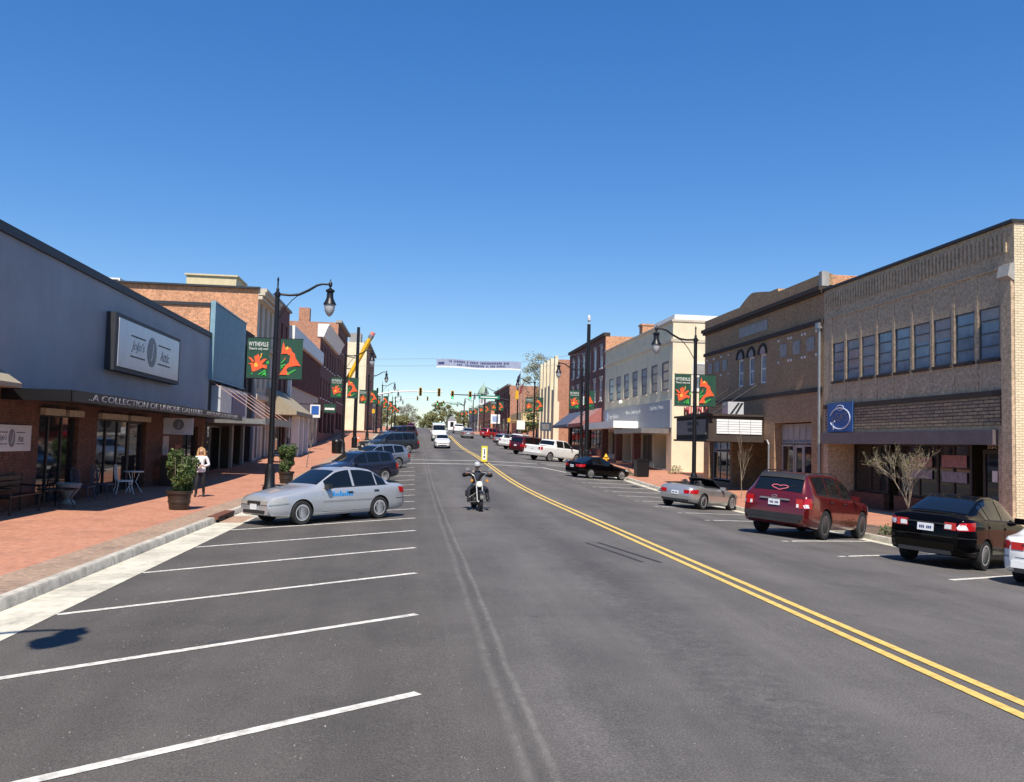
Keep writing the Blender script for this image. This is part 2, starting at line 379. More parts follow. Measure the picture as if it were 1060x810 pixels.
CROSS_Y = (124, 137)
def seg(a, b): return [a]+[y for y in YS if a < y < b]+[b]
for (a, b) in ((-40, 124), (137, 500)):
    struct(strip('pavement', lambda y: [-12.5, -9, -5.6], M_PAVE, SZ, seg(a, b)))
    struct(strip('pavement_edging', lambda y: [-5.6, KL-.16], M_EDGE, lambda x, y: SZ(x, y)+.002, seg(a, b)))
    struct(strip('pavement', lambda y: [KR(y)+.16, 15, 17.5, 24], M_PAVE, SZ, sorted(set(seg(a, b)+([19.6, 21.2] if a < 0 else [])))))
    for side in (-1, 1):
        mb = MB(); ys = sorted(set(seg(a, b)+([19.6, 21.2] if a < 0 and side > 0 else [])))
        for y in ys:
            k = KL if side < 0 else KR(y)
            zt = SZ(k, y)+.004; zb = RZ(k, y)-.05
            mb.v += [(k, y, zb), (k+side*.015, y, zt-.03), (k+side*.04, y, zt), (k+side*.17, y, zt), (k+side*.17, y, zb)]
        for i in range(len(ys)-1):
            for q in range(4): mb.f.append((i*5+q, i*5+q+1, i*5+q+6, i*5+q+5)); mb.mi.append(0)
        struct(mb.build('kerb', M_CONC, smooth=40))
struct(strip('gutter', lambda y: [-4.8, -4.1], M_GUT, lambda x, y: RZ(x, y)+.004, seg(-40, 124)))
struct(strip('gutter', lambda y: [KR(y)-.45, KR(y)], M_GUT, lambda x, y: RZ(x, y)+.004, sorted(set(seg(-40, 124)+[19.6, 21.2]))))
for (x0, x1) in ((-120, -4.8), (12.8, 120)):
    mb = MB(); z = rise(130)-.16
    mb.add([(x0, CROSS_Y[0], rise(124)-.1), (x1, CROSS_Y[0], rise(124)-.1), (x1, CROSS_Y[1], rise(137)-.1), (x0, CROSS_Y[1], rise(137)-.1)], [(0, 1, 2, 3)])
    struct(mb.build('side_street', M_ASPH))
# painted markings
def line(p, q, wd, m, dz=.005, name='road_marking'):
    p, q = Vector(p), Vector(q); d = (q-p); L = d.length; d /= L; nrm = Vector((-d.y, d.x))*wd/2; n = max(1, int(L/1.0))
    mb = MB()
    for i in range(n+1):
        c = p+d*L*i/n
        for a in (c-nrm, c+nrm): mb.v.append((a.x, a.y, RZ(a.x, a.y)+dz))
    for i in range(n): mb.f.append((2*i, 2*i+1, 2*i+3, 2*i+2)); mb.mi.append(0)
    return struct(mb.build(name, m))
for k in range(-2, 15):
    y = 7.25+3.25*k; line((.1, y), (-4.08, y-2.92), .11, M_WHITE)
for k in range(14, 20): line((.1, 64+3.25*(k-14)), (-4.08, 61.08+3.25*(k-14)), .11, M_WHITE)
for k in range(-2, 13):
    y = 14.4+2.76*k; x = 9.4 if k < 1 else 8.75; e = KR(y+2.5)-.46-x; line((x, y), (x+e, y+e*.72), .11, M_WHITE)
for k in range(12): y = 62+2.9*k; line((8.6, y), (12.3, y+2.7), .11, M_WHITE)
for dx in (-.12, .12):
    mb = MB(); ys = [y for y in YS if y >= -40 and y <= 122]
    for (a, b) in ((-40, 122), (139, 420)):
        ys = seg(a, b); o = len(mb.v)
        for y in ys: mb.v += [(4.87+dx-.055, y, RZ(4.87, y)+.006), (4.87+dx+.055, y, RZ(4.87, y)+.006)]
        for i in range(len(ys)-1): mb.f.append((o+2*i, o+2*i+1, o+2*i+3, o+2*i+2)); mb.mi.append(0)
    struct(mb.build('centre_line', M_YEL))
for y in (56.8, 60.9): line((-4, y), (8.4, y), .3, M_WHITE)
line((8.4, 56.8), (9.4, 53.2), .2, M_WHITE); line((8.4, 60.9), (12.2, 60.9), .3, M_WHITE)
for y in (121.5, ): line((-4, y), (12, y), .4, M_WHITE)
M_SKID = mat('tyre_mark', (.03, .03, .031), .8, var=.5, scale=3)
line((3.62, 17.95), (4.05, 15.0), .07, M_SKID, .0035, 'tyre_mark'); line((3.88, 18.0), (4.36, 14.95), .08, M_SKID, .0035, 'tyre_mark')
M_OIL = mat('oil_stain', (.064, .059, .054), .7, var=.5, scale=9); rnd = random.Random(31)
for (x, y, r_) in ((-1.9, 9.2, .22), (-2.4, 12.0, .16), (-1.6, 12.7, .1), (-1.8, 15.6, .24), (-2.5, 18.4, .15), (-1.1, 19.2, .12)):
    mb = MB(); n_ = 22; w_ = [rnd.uniform(.6, 1.2) for _ in range(n_)]
    r_ *= .55
    for k in range(n_): q_ = r_*(w_[k]+w_[k-1]+w_[(k+1) % n_])/3; px_, py_ = x+q_*cos(2*pi*k/n_), y+q_*1.5*sin(2*pi*k/n_); mb.v.append((px_, py_, RZ(px_, py_)+.003))
    mb.f.append(tuple(range(n_))); mb.mi.append(0); struct(mb.build('oil_stain', M_OIL))
# small stones and grit lying on the parking bays
mb = MB(); rnd = random.Random(12)
for k in range(300):
    x = rnd.uniform(-4.2, .9) if k < 330 else rnd.uniform(1, 9); y = 5+rnd.random()**1.6*22; r_ = rnd.uniform(.004, .009)*(1 if rnd.random() < .93 else 1.6); z = RZ(x, y); a = rnd.random()*6
    mb.add([(x+r_*cos(a), y+r_*sin(a), z), (x-r_*sin(a)*.8, y+r_*cos(a)*.8, z), (x-r_*cos(a), y-r_*sin(a), z), (x+r_*sin(a)*.7, y-r_*cos(a)*.7, z), (x+r_*.1, y, z+r_*.9)], [(0, 1, 4), (1, 2, 4), (2, 3, 4), (3, 0, 4)])
g_ = mb.build('gravel', mat('grit', (.30, .275, .24), .9, var=.6, scale=40)); tag(g_, 'scattered pale grit and small stones on the grey asphalt', 'gravel', None, 'stuff')
# drain inlet set into the left kerb
t = thing('drain_inlet', 'rust brown iron storm drain opening set into the left kerb', 'drain', (-4.85, 22.2, RZ(-4.8, 22.2)))
M_RUST = mat('rusty_iron', (.16, .055, .03), .8, var=.5, scale=6)
mb = MB(); mb.box(-5.0, -4.74, 22.3, 24.3, -.06, .012); mb.build('cover_plate', M_RUST, t)
mb = MB(); mb.box(-4.75, -4.735, 22.4, 23.2, -.13, -.03); mb.box(-4.75, -4.735, 23.4, 24.2, -.13, -.03); mb.build('opening', M_DARK, t)
mb = MB(); mb.box(-4.74, -4.2, 22.4, 24.2, -.141, -.132); mb.build('apron', mat('rusty_apron', (.42, .27, .18), .85, var=.4, scale=4), t)

# ------------------------------------------------------------------ brick kinds
B_OR = brick('orange_brick', (.66, .27, .125), (.56, .20, .095), (.62, .44, .28), stain=.4)
B_DR = brick('dark_red_brick', (.20, .06, .045), (.13, .042, .035), (.20, .12, .10), stain=.5)
B_BR = brick('brown_brick', (.17, .062, .036), (.10, .036, .024), (.12, .075, .055), stain=.4)
B_BEI = brick('beige_brick', (.58, .44, .29), (.51, .385, .25), (.45, .345, .235), stain=.3, bump=.15)
B_GLZ = brick('glazed_cream_brick', (.74, .64, .43), (.68, .58, .38), (.44, .37, .25), .2, .075, .12, stain=.2, rough=.5)
B_RUS = brick('rustic_brick_band', (.46, .34, .20), (.28, .21, .14), (.10, .08, .06), .5, .11, .3, stain=.4, bump=1)
B_THE = brick('theatre_brick', (.47, .295, .155), (.36, .215, .115), (.33, .225, .14), stain=.4)
B_PIL = brick('rose_brick', (.50, .19, .10), (.42, .15, .08), (.45, .31, .22), stain=.3)
M_BLUE = mat('blue_grey_stucco', (.275, .29, .325), .5, var=.3, scale=.35, bump=.1)
M_COP = mat('dark_coping', (.026, .028, .034), .55)
M_TEAL = mat('teal_metal', (.23, .37, .43), .5, .2, .25, 3)
M_ROOF = mat('roofing', (.18, .17, .16), .9)
M_GREYP = mat('grey_panel', (.25, .255, .26), .6, var=.15)
M_PURP = mat('purple_fascia', (.14, .115, .12), .5, var=.3)
M_IRON = mat('dark_brown_stone', (.05, .036, .03), .85, var=.3)
M_STEEL = mat('galvanised_steel', (.38, .38, .37), .4, .7, .3)
M_LCREAM = mat('pale_cream_stucco', (.56, .49, .38), .85, var=.2, scale=1.2)
M_SIGNW = mat('sign_silver', (.56, .57, .59), .22, .1, .12, 1.5)
M_SIGNG = mat('sign_grey', (.14, .15, .165), .4, var=.1)

def bldg(name, label, X, Y0, Y1, z0): return thing(name, label, 'building', (X, (Y0+Y1)/2, z0))

# ============================ LEFT SIDE
# --- blue grey shop
Z0 = -.12
b = bldg('shop_building', 'low blue grey stucco shop with brick storefront under a lettered black canopy', -9.6, 15, 41.6, Z0)
mb = MB(); opsL = [(24.0, 26.7, 0, 2.5), (28.2, 33.2, 0, 2.5), (38.3, 40.9, .0, 2.4)]
shell(mb, '+x', -9.75, 15, 41.6, Z0, 6.45, 16, opsL, .22, mroof=1)
mb.build('brick_wall', [B_BR, M_ROOF], b)
mb = MB(); mb.box(-9.748, -9.55, 15, 41.6, 2.98, 6.55); mb.build('upper_wall', M_BLUE, b)
mb = MB(); mb.box(-10.1, -9.48, 14.95, 41.62, 6.552, 6.78); mb.build('coping', M_COP, b)
window(b, '+x', -9.75, opsL[0], .18, M_TRIM, M_GLASS, 3, 1, .09)
window(b, '+x', -9.75, (28.2, 31.6, 0, 2.5), .18, M_TRIM, M_GLASS, 3, 1, .1)
d = window(b, '+x', -9.75, (31.6, 33.2, 0, 2.5), .19, M_TRIM, M_GLASS, 1, 1, .16, name='door')
window(b, '+x', -9.75, opsL[2], .18, M_TRIM, M_GLASS, 2, 1, .09)
M_VAL = mat('pale_valance', (.42, .36, .28), .8)
for (a, c) in ((24.0, 25.3), (25.6, 26.7), (28.2, 30.6), (30.9, 33.2), (35.2, 36.2)):
    mb = MB(); mb.box(-9.74, -9.60, a, c, 2.44, 2.62); mb.build('valance', M_VAL, b)
mb = MB(); mb.box(-9.548, -8.0, 21.4, 41.5, 2.78, 2.95); mb.box(-8.0, -7.95, 21.38, 41.52, 2.72, 2.99); mb.box(-9.548, -8.001, 21.33, 21.395, 2.72, 2.99)
can = mb.build('canopy', M_BLACK, b)
text('lettering', '..A COLLECTION OF UNIQUE GALLERIES', '+x', (-7.947, 28.1, 2.855), .19, M_SIGNW, can, width=11.6, shear=.15)
text('lettering', '..ANTIQUES & BOUTIQUES', '+x', (-7.947, 37.4, 2.855), .17, M_SIGNW, can, width=6.2, shear=.15)
# big sign box
def attic_sign(name, label, X, Y0, Y1, z0, z1, dark, parent_case=True):
    t = thing(name, label, 'sign', (X, (Y0+Y1)/2, z0))
    if parent_case:
        mb = MB(); mb.box(X, X+.28, Y0-.25, Y1+.25, z0-.14, z1+.14); mb.build('sign_case', M_COP, t); XF = X+.31
        mb = MB(); mb.box(X+.281, XF, Y0, Y1, z0, z1)
    else:
        XF = X+.04; mb = MB(); mb.box(X, XF, Y0, Y1, z0, z1)
    mb.build('sign_face', M_SIGNW, t)
    L, H, c, zc = Y1-Y0, z1-z0, (Y0+Y1)/2, (z0+z1)/2
    mb = MB(); n = 24
    mb.prism([(c+L*.075*cos(2*pi*k/n), zc+H*.34*sin(2*pi*k/n)) for k in range(n)], lambda a, z, q: (XF+q, a, z), .012); mb.build('oval_emblem', M_SIGNG, t)
    mb = MB()
    for s in (-1, 1):
        for zz in (.22, -.22): MB().box(XF, XF+.008, c+s*L*.11, c+s*L*.33, zc+H*zz-.015*H, zc+H*zz+.015*H).build('rule_line', M_COP, t)
    text('lettering', 'JoJo’s', '+x', (XF, c-L*.22, zc), H*.26, M_SIGNG, t, width=L*.2, shear=.3)
    text('lettering', 'Attic', '+x', (XF, c+L*.23, zc-.02), H*.24, M_SIGNG, t, width=L*.17, shear=.3)
    text('monogram', 'J', '+x', (XF+.013, c, zc), H*.4, M_SIGNW, t, shear=.2)
attic_sign('shop_sign', 'large silver sign box with an oval monogram high on the blue grey wall', -9.545, 28.15, 35.1, 4.1, 5.62, 1)
attic_sign('shop_sign', 'small flat white shop sign on the brick wall above the black bench', -9.745, 21.3, 23.45, 1.5, 2.14, 0, False)
# hanging sign below canopy
t = thing('hanging_sign', 'square white sign with dark round emblem hanging below the black canopy', 'sign', (-8.6, 33.2, 2.1))
mb = MB(); mb.box(-9.15, -8.1, 33.18, 33.22, 2.02, 2.62); mb.build('sign_board', M_SIGNW, t)
mb = MB(); mb.prism([(-8.62+.2*cos(2*pi*k/20), 2.38+.2*sin(2*pi*k/20)) for k in range(20)], lambda a, z, q: (a, 33.18-q, z), .006); e = mb.build('round_emblem', M_SIGNG, t)
text('monogram', 'J', '-y', (-8.62, 33.174, 2.38), .22, M_SIGNW, t)
text('lettering', 'Jo Jo’s Attic', '-y', (-8.62, 33.18, 2.1), .08, M_SIGNG, t)
mb = MB(); mb.tube([(-9.0, 33.2, 2.62), (-9.0, 33.2, 2.78)], .01, 6); mb.tube([(-8.25, 33.2, 2.62), (-8.25, 33.2, 2.78)], .01, 6); mb.build('chain', M_BLACK, t)
# posters on brick
t = tag(MB().box(-9.745, -9.72, 35.3, 36.1, 1.2, 1.95).build('poster', mat('pale_poster', (.45, .40, .40), .6, var=.4, scale=5), None, (-9.73, 35.7, 1.2)), 'pale paper poster on the shaded brick pier beside the hanging sign', 'poster')
t = tag(MB().box(-9.745, -9.715, 37.0, 37.9, .9, 1.6).build('poster', mat('red_poster', (.32, .07, .06), .6, var=.6, scale=6), None, (-9.73, 37.45, .9)), 'red poster on the shaded brick wall behind the woman in white', 'poster')
# awning corner at far left edge
t = thing('awning', 'small tan canvas awning at the left end of the shop front', 'awning', (-9.75, 19.4, 2.9))
mb = MB(); mb.add([(-9.74, 17.2, 3.55), (-9.74, 21.25, 3.55), (-8.95, 21.0, 3.08), (-8.95, 17.2, 3.08), (-8.95, 21.0, 2.98), (-8.95, 17.2, 2.98), (-9.74, 21.25, 2.98), (-9.74, 17.2, 2.98)],
    [(0, 1, 2, 3), (3, 2, 4, 5), (1, 6, 4, 2), (0, 3, 5, 7), (7, 5, 4, 6), (0, 7, 6, 1)]); mb.build('canvas', M_TAN, t)
mb = MB(); mb.tube([(-9.7, 18, 2.97), (-8.97, 18, 2.97)], .012, 6); mb.tube([(-9.7, 21, 2.97), (-8.97, 21, 2.97)], .012, 6); mb.build('awning_frame', M_BLACK, t)

# --- shop with teal metal screen
z0 = SZ(-9.6, 42)-.2
b = bldg('brick_shop_building', 'two storey orange brick shop with a teal ribbed metal screen over its front', -9.65, 41.62, 53.3, z0)
mb = MB(); ops = [(42.2, 47.0, .15, 2.5), (47.6, 50.0, .5, 2.6), (50.6, 53.0, .5, 2.6), (50.0, 51.0, 4.6, 7.2), (51.7, 52.7, 4.6, 7.2)]
shell(mb, '+x', -9.65, 41.62, 53.3, z0, 8.05, 14, ops, .5, 2, 1); mb.build('wall', [M_IRON, M_ROOF, B_OR], b)
mb = MB()
for k in range(47): mb.box(-9.60, -9.44, 41.64+k*.164, 41.64+k*.164+.10, 4.7, 8.2)
mb.box(-9.6, -9.5, 41.63, 49.35, 4.68, 8.22); mb.box(-9.6, -9.40, 41.63, 49.35, 8.221, 8.29); mb.box(-9.6, -9.40, 41.63, 49.35, 4.61, 4.679); mb.box(-9.6, -9.38, 41.55, 41.629, 4.6, 8.3); mb.build('metal_screen', M_TEAL, b)
for o in ops[:3]: window(b, '+x', -9.65, o, .45, M_STEEL, M_GLASS, 2, 1, .07)
for o in ops[3:]: window(b, '+x', -9.65, o, .3, M_TRIM, M_GLASS, 1, 2, .07)
mb = MB(); mb.box(-23.7, -9.62, 41.55, 41.95, 8.052, 8.2); mb.build('coping', M_COP, b)
for p in ((-9.7, -9.5, 53.0, 53.36, z0+.1, 8.0), (-9.64, -9.5, 50.1, 50.5, z0+.1, 4.2), (-9.64, -9.5, 47.1, 47.5, z0+.1, 2.6)): MB().box(*p).build('pilaster', M_GREYP, b)
mb = MB(); mb.box(-9.64, -7.0, 41.9, 50.6, 2.62, 2.86); mb.box(-7.0, -6.95, 41.85, 50.65, 2.58, 2.93); cn = mb.build('canopy', M_STEEL, b)
for y in (42.2, 44.2, 46.2, 48.2, 50.2):
    mb = MB(); mb.tube([(-9.6, y, 4.6), (-7.05, y, 2.88)], .016, 6); mb.build('stay_rod', mat('pink_rod', (.55, .33, .28), .5), cn)
t = thing('shop_sign', 'white and purple panel sign box above the flat canopy with stay rods', 'sign', (-9.6, 45.5, 3.0))
mb = MB(); mb.box(-9.64, -9.2, 42.6, 49.2, 2.87, 4.4); mb.build('sign_box', M_SIGNW, t)
mb = MB(); mb.box(-9.198, -9.17, 45.2, 48.6, 3.1, 4.2); mb.build('sign_panel', mat('purple_panel', (.06, .05, .16), .4, var=.5, scale=3), t)

# --- tall brick building with cream front and rooftop box
z0 = SZ(-9.6, 56)-.3
b = bldg('corner_block_building', 'tall orange brick building with a cream front and a pale box on its roof', -9.6, 53.4, 59.5, z0)
mb = MB(); ops = [(y, y+.85, z, z+2.2) for y in (54.2, 56.0, 57.8) for z in (5.0, 8.0)]+[(54.0, 56.2, .6, 3.2), (56.6, 59.0, .6, 3.2)]
shell(mb, '+x', -9.6, 53.4, 59.5, z0, 10.9, 18, ops, .25, 1, 2); mb.build('wall', [M_LCREAM, B_OR, M_ROOF], b)
for o in ops[:6]: window(b, '+x', -9.6, o, .22, M_TRIM, M_WGLASS, 1, 2, .06, sill=M_LCREAM)
for o in ops[6:]: window(b, '+x', -9.6, o, .22, M_WHT, M_GLASS, 2, 1, .08)
mb = MB(); mb.box(-9.598, -9.2, 53.38, 59.52, 10.55, 10.75); mb.box(-9.598, -9.1, 53.38, 59.52, 10.75, 10.95); mb.box(-9.598, -9.35, 53.38, 59.52, 10.3, 10.5)
mb.box(-9.598, -9.4, 53.38, 59.52, 7.45, 7.7); mb.box(-9.598, -9.42, 53.38, 59.52, 4.3, 4.6); mb.build('cornice', M_LCREAM, b)
mb = MB(); mb.box(-27.5, -9.5, 53.2, 53.6, 10.902, 11.02); mb.build('coping', M_COP, b)
mb = MB(); mb.box(-14.3, -11.3, 55.2, 58.2, 10.3, 11.9); mb.box(-14.4, -11.2, 55.1, 58.3, 11.9, 12.0); mb.build('rooftop_box', mat('pale_yellow_panel', (.62, .53, .33), .7, var=.2), b)
t = thing('vent_unit', 'small white rooftop vent unit on the tall orange brick building', 'vent', (-18.6, 55, 10.4))
mb = MB(); mb.box(-19.4, -17.9, 54.2, 55.6, 10.4, 11.35); mb.build('housing', M_WHT, t); mb = MB(); mb.box(-19.2, -18.0, 54.18, 54.199, 11.0, 11.25); mb.build('grille', M_DARK, t)

# --- dark red brick block
z0 = SZ(-9.6, 62)-.3
b = bldg('brick_block_building', 'plain dark red brick block with pale parapet cap behind the near lamp post', -9.6, 59.6, 66.7, z0)
mb = MB(); ops = [(y, y+.9, z, z+2.2) for y in (60.6, 62.8, 65.0) for z in (5.2, 8.0)]+[(60.2, 66.2, .8, 3.4)]
shell(mb, '+x', -9.62, 59.6, 66.7, z0, 11.35, 12, ops, .25, 0, 1); mb.build('wall', [B_DR, M_ROOF], b)
for o in ops[:6]: window(b, '+x', -9.62, o, .22, M_TRIM, M_GLASS, 1, 2, .06, sill=M_STONE)
window(b, '+x', -9.62, ops[6], .22, M_LCREAM, M_GLASS, 4, 1, .15)
mb = MB(); mb.box(-21.6, -9.5, 59.55, 59.9, 11.36, 11.52); mb.box(-9.75, -9.45, 59.95, 66.75, 11.36, 11.52); mb.build('coping', M_STONE, b)
t = thing('awning', 'broad tan canvas awning over the pale columns past the near lamp post', 'awning', (-9.6, 62.5, 3.0))
mb = MB(); mb.add([(-9.6, 57.5, 5.3), (-9.6, 66.5, 5.3), (-7.6, 66.5, 3.75), (-7.6, 57.5, 3.75), (-7.6, 66.5, 3.5), (-7.6, 57.5, 3.5), (-9.6, 66.5, 3.5), (-9.6, 57.5, 3.5)],
    [(0, 1, 2, 3), (3, 2, 4, 5), (1, 6, 4, 2), (0, 3, 5, 7), (0, 7, 6, 1), (7, 5, 4, 6)]); mb.build('canvas', M_TAN, t)
for y in (60.5, 63.0, 65.8): MB().box(-8.25, -7.8, y-.2, y+.2, SZ(-8, y)-.05, 3.5).build('column', M_WHT, t)

# --- long shop with ribbed upper front and white cornice
z0 = SZ(-9.6, 68)-.3
b = bldg('long_shop_building', 'long two storey shop with dark ribbed upper front and white cornice above cream ground floor', -9.6, 66.8, 88, z0)
mb = MB(); ops = [(67.6+k*2.9, 67.6+k*2.9+2.1, SZ(-9.6, 68+k*2.9)+.5, SZ(-9.6, 68+k*2.9)+2.9) for k in range(7)]
shell(mb, '+x', -9.6, 66.8, 88, z0, 9.4, 14, ops, .3, 2, 3); mb.build('wall', [M_LCREAM, M_LCREAM, B_OR, M_ROOF], b)
mb = MB()
for k in range(52): mb.box(-9.598, -9.46, 66.85+k*.405, 66.85+k*.405+.2, 6.1, 9.35)
mb.box(-9.598, -9.5, 66.82, 88, 6.05, 9.38); mb.build('ribbed_panel', B_DR, b)
mb = MB(); mb.box(-9.9, -9.2, 66.75, 88.05, 9.402, 10.5); mb.build('cornice', M_WHT, b)
mb = MB(); mb.box(-9.598, -9.35, 66.8, 67.3, 2, 8.9); mb.build('pilaster', M_WHT, b)
for i, o in enumerate(ops): window(b, '+x', -9.6, o, .27, M_TRIM, M_GLASS, 2, 1, .07, name='window' if i != 3 else 'door')

# --- red brick block with bracketed white cornice
z0 = SZ(-9.6, 90)-.4
b = bldg('cornice_brick_building', 'red brick building with deep white bracketed cornice on the left', -9.6, 88.2, 107, z0)
mb = MB(); ops = [(89.6+k*2.9, 90.7+k*2.9, z, z+2.1) for k in range(6) for z in (6.2, 9.6)]+[(89.5+k*4.4, 92.8+k*4.4, 2.6, 4.9) for k in range(4)]
shell(mb, '+x', -9.62, 88.2, 107, z0, 12.2, 14, ops, .25, 1, 2); mb.build('wall', [B_DR, B_PIL, M_ROOF], b)
for o in ops[:12]: window(b, '+x', -9.62, o, .22, M_WHT, M_WGLASS, 1, 2, .08, sill=M_WHT)
for o in ops[12:]: window(b, '+x', -9.62, o, .22, M_TRIM, M_GLASS, 3, 1, .08)
mb = MB(); mb.prism([(-9.9, 12.2), (-9.3, 12.2), (-8.95, 13.1), (-8.75, 13.5), (-9.9, 13.5)], lambda a, z, q: (a, 88.1+q, z), 19); mb.build('cornice', M_WHT, b)
# --- taller brick block behind
z0 = SZ(-9.6, 108)-.4
b = bldg('tall_brick_building', 'tallest red brick block on the left, four storeys with narrow white windows', -9.6, 107.2, 122, z0)
mb = MB(); ops = [(108.4+k*2.8, 109.5+k*2.8, z, z+2.1) for k in range(5) for z in (6.6, 9.9, 13.1)]+[(108.2+k*4.4, 111.6+k*4.4, 3.2, 5.3) for k in range(3)]
shell(mb, '+x', -9.6, 107.2, 122, z0, 16.2, 16, ops, .25, 1, 2); mb.build('wall', [B_DR, B_PIL, M_ROOF], b)
for o in ops[:15]: window(b, '+x', -9.6, o, .22, M_WHT, M_WGLASS, 1, 2, .08, sill=M_WHT)
for o in ops[15:]: window(b, '+x', -9.6, o, .22, M_TRIM, M_GLASS, 3, 1, .08)
mb = MB(); mb.box(-9.9, -9.2, 107.1, 122.1, 16.2, 16.5); mb.build('coping', M_STONE, b)
mb = MB(); mb.box(-14.5, -13.2, 108, 109.2, 15.5, 18.0); mb.build('chimney', B_PIL, b)
t = thing('giant_pencil', 'huge slanting yellow pencil with pink eraser fixed above the pavement', 'sign', (-9.6, 118, 9.6))
P0, P1 = Vector((-9.5, 118, 9.2)), Vector((-5.9, 118, 16.5)); dv = (P1-P0)
mb = MB(); mb.tube([P0+dv*.13, P0+dv*.88], .34, 6); mb.build('shaft', mat('pencil_yellow', (.80, .44, .02), .45), t)
mb = MB(); mb.tube([P0+dv*.04, P0+dv*.13], [.1, .34], 6); mb.build('wood_tip', M_TAN, t)
mb = MB(); mb.tube([P0, P0+dv*.04], [.01, .1], 6); mb.build('lead', M_BLACK, t)
mb = MB(); mb.tube([P0+dv*.88, P0+dv*.945], .35, 10); mb.build('ferrule', M_STEEL, t)
mb = MB(); mb.tube([P0+dv*.945, P1], .32, 10); mb.build('eraser', mat('eraser_pink', (.70, .22, .20), .7), t)
mb = MB(); mb.tube([P0+dv*.3, (-9.62, 118.4, 11.6)], .06, 6); mb.tube([P0+dv*.5, (-9.62, 118.4, 13.2)], .05, 6); mb.build('bracket', M_BLACK, t)
# --- hotel far left, beyond the cross street
z0 = SZ(-9, 150)-.5
b = bldg('hotel_building', 'tall cream sided hotel beyond the cross street on the left', -8.4, 148, 176, z0)
mb = MB(); ops = [(150+k*3.4, 151.2+k*3.4, z, z+2.0) for k in range(7) for z in (8.0, 11.2, 14.4)]+[(149.5+k*5, 153+k*5, 4.0, 6.6) for k in range(5)]
shell(mb, '+x', -8.4, 148, 176, z0, 18.4, 14, ops, .25, 1, 2); mb.build('wall', [B_PIL, M_CREAM, M_ROOF], b)
for o in ops: window(b, '+x', -8.4, o, .22, M_WHT, M_WGLASS, 1, 2, .1)
mb = MB(); mb.box(-14.5, -11.6, 147.95, 147.999, z0, 18.2); mb.build('brick_panel', B_PIL, b)
mb = MB(); mb.box(-8.9, -8.0, 147.9, 176.1, 18.402, 18.75); mb.build('coping', M_STONE, b)
mb = MB(); mb.box(-11.4, -9.4, 148.2, 151, 18.0, 20.0); mb.build('rooftop_box', M_STONE, b)
def simple_bldg(name, label, face, X, Y0, Y1, ztop, wallm, sidem, dep, rows, n, trim, cop=M_STONE):
    z0 = SZ(X, Y0)-.5; b = bldg(name, label, X, Y0, Y1, z0); mb = MB(); p = (Y1-Y0)/n; g = SZ(X, (Y0+Y1)/2)
    ops = [(Y0+k*p+p*.3, Y0+k*p+p*.7, z, z+2) for k in range(n) for z in rows]+[(Y0+k*p*2+.6, Y0+(k+1)*p*2-.6, g+.6, g+3) for k in range(n//2)]
    shell(mb, face, X, Y0, Y1, z0, ztop, dep, ops, .25, 1, 2); mb.build('wall', [wallm, sidem, M_ROOF], b)
    for o in ops: window(b, face, X, o, .22, trim, M_WGLASS if o[3]-o[2] < 2.2 else M_GLASS, 1, 2, .1)
    mb = MB(); mb.box(X-.3, X+.25, Y0-.1, Y1+.1, ztop+.002, ztop+.3); mb.build('coping', cop, b)
    return b, z0
simple_bldg('far_shop_building', 'far pale cream shop building past the hotel on the left', '+x', -9.4, 178, 210, 11.4, M_CREAM, M_CREAM, 14, (8.2,), 6, M_WHT)
simple_bldg('far_brick_building', 'far low brick building at the end of the left row', '+x', -9.6, 214, 250, 11.0, B_PIL, B_OR, 14, (8.4,), 6, M_WHT)

# ============================ RIGHT SIDE
# --- beige brick building
z0 = -.5
b = bldg('beige_brick_building', 'two storey beige brick building with a row of nine upper windows', 17, 23, 34.68, z0)
mb = MB(); wy = [23.55+.0+k*1.165 for k in range(9)]
ops = [(y+.10, y+1.04, 4.9, 6.45) for y in wy]+[(23.75, 34.3, -.18, 2.42, 1.6)]
shell(mb, '-x', 17, 23.0, 34.68, z0, 8.76, 18, ops, .08, 1, 2); mb.build('wall', [B_BEI, B_GLZ, M_ROOF], b)
M_WFR = mat('window_frame_grey', (.07, .075, .08), .5)
for o in ops[:9]: window(b, '-x', 17, o, .07, M_WFR, M_WGLASS, 1, 4, .04, sill=M_IRON)
mb = MB(); mb.box(16.9, 17.4, 22.95, 34.7, 8.762, 8.85); mb.build('coping', M_COP, b)
mb = MB()
for k in range(56):
    y = 23.3+k*.203
    if y < 34.5: mb.box(16.955, 16.998, y, y+.1, 7.95, 8.55)
mb.build('dentil_course', B_BEI, b)
mb = MB()
for k in range(10):
    y = 23.52+k*1.165; mb.box(16.986, 16.998, y-.06, y+.07, 3.95, 7.5)
mb.box(16.96, 16.998, 23.4, 34.2, 7.5, 7.56); mb.build('pilaster_strip', B_BEI, b)
mb = MB(); mb.box(16.93, 16.998, 23.45, 34.6, 3.78, 3.94); mb.build('string_course', M_IRON, b)
mb = MB(); mb.box(16.96, 16.998, 23.6, 34.5, 2.92, 3.74); mb.build('rustic_band', B_RUS, b)
mb = MB(); mb.box(16.82, 16.998, 23.75, 34.6, 2.34, 2.78); mb.build('fascia', M_PURP, b)
mb = MB(); mb.box(16.9, 16.998, 23.02, 23.45, z0, 7.35); mb.build('corner_pilaster', B_BEI, b)
mb = MB(); mb.prism([(16.78, 7.2), (17.0, 7.05), (17.0, 7.6), (16.86, 7.55)], lambda a, z, q: (a, 22.98+q, z), .5); mb.build('capital', M_STONE, b)
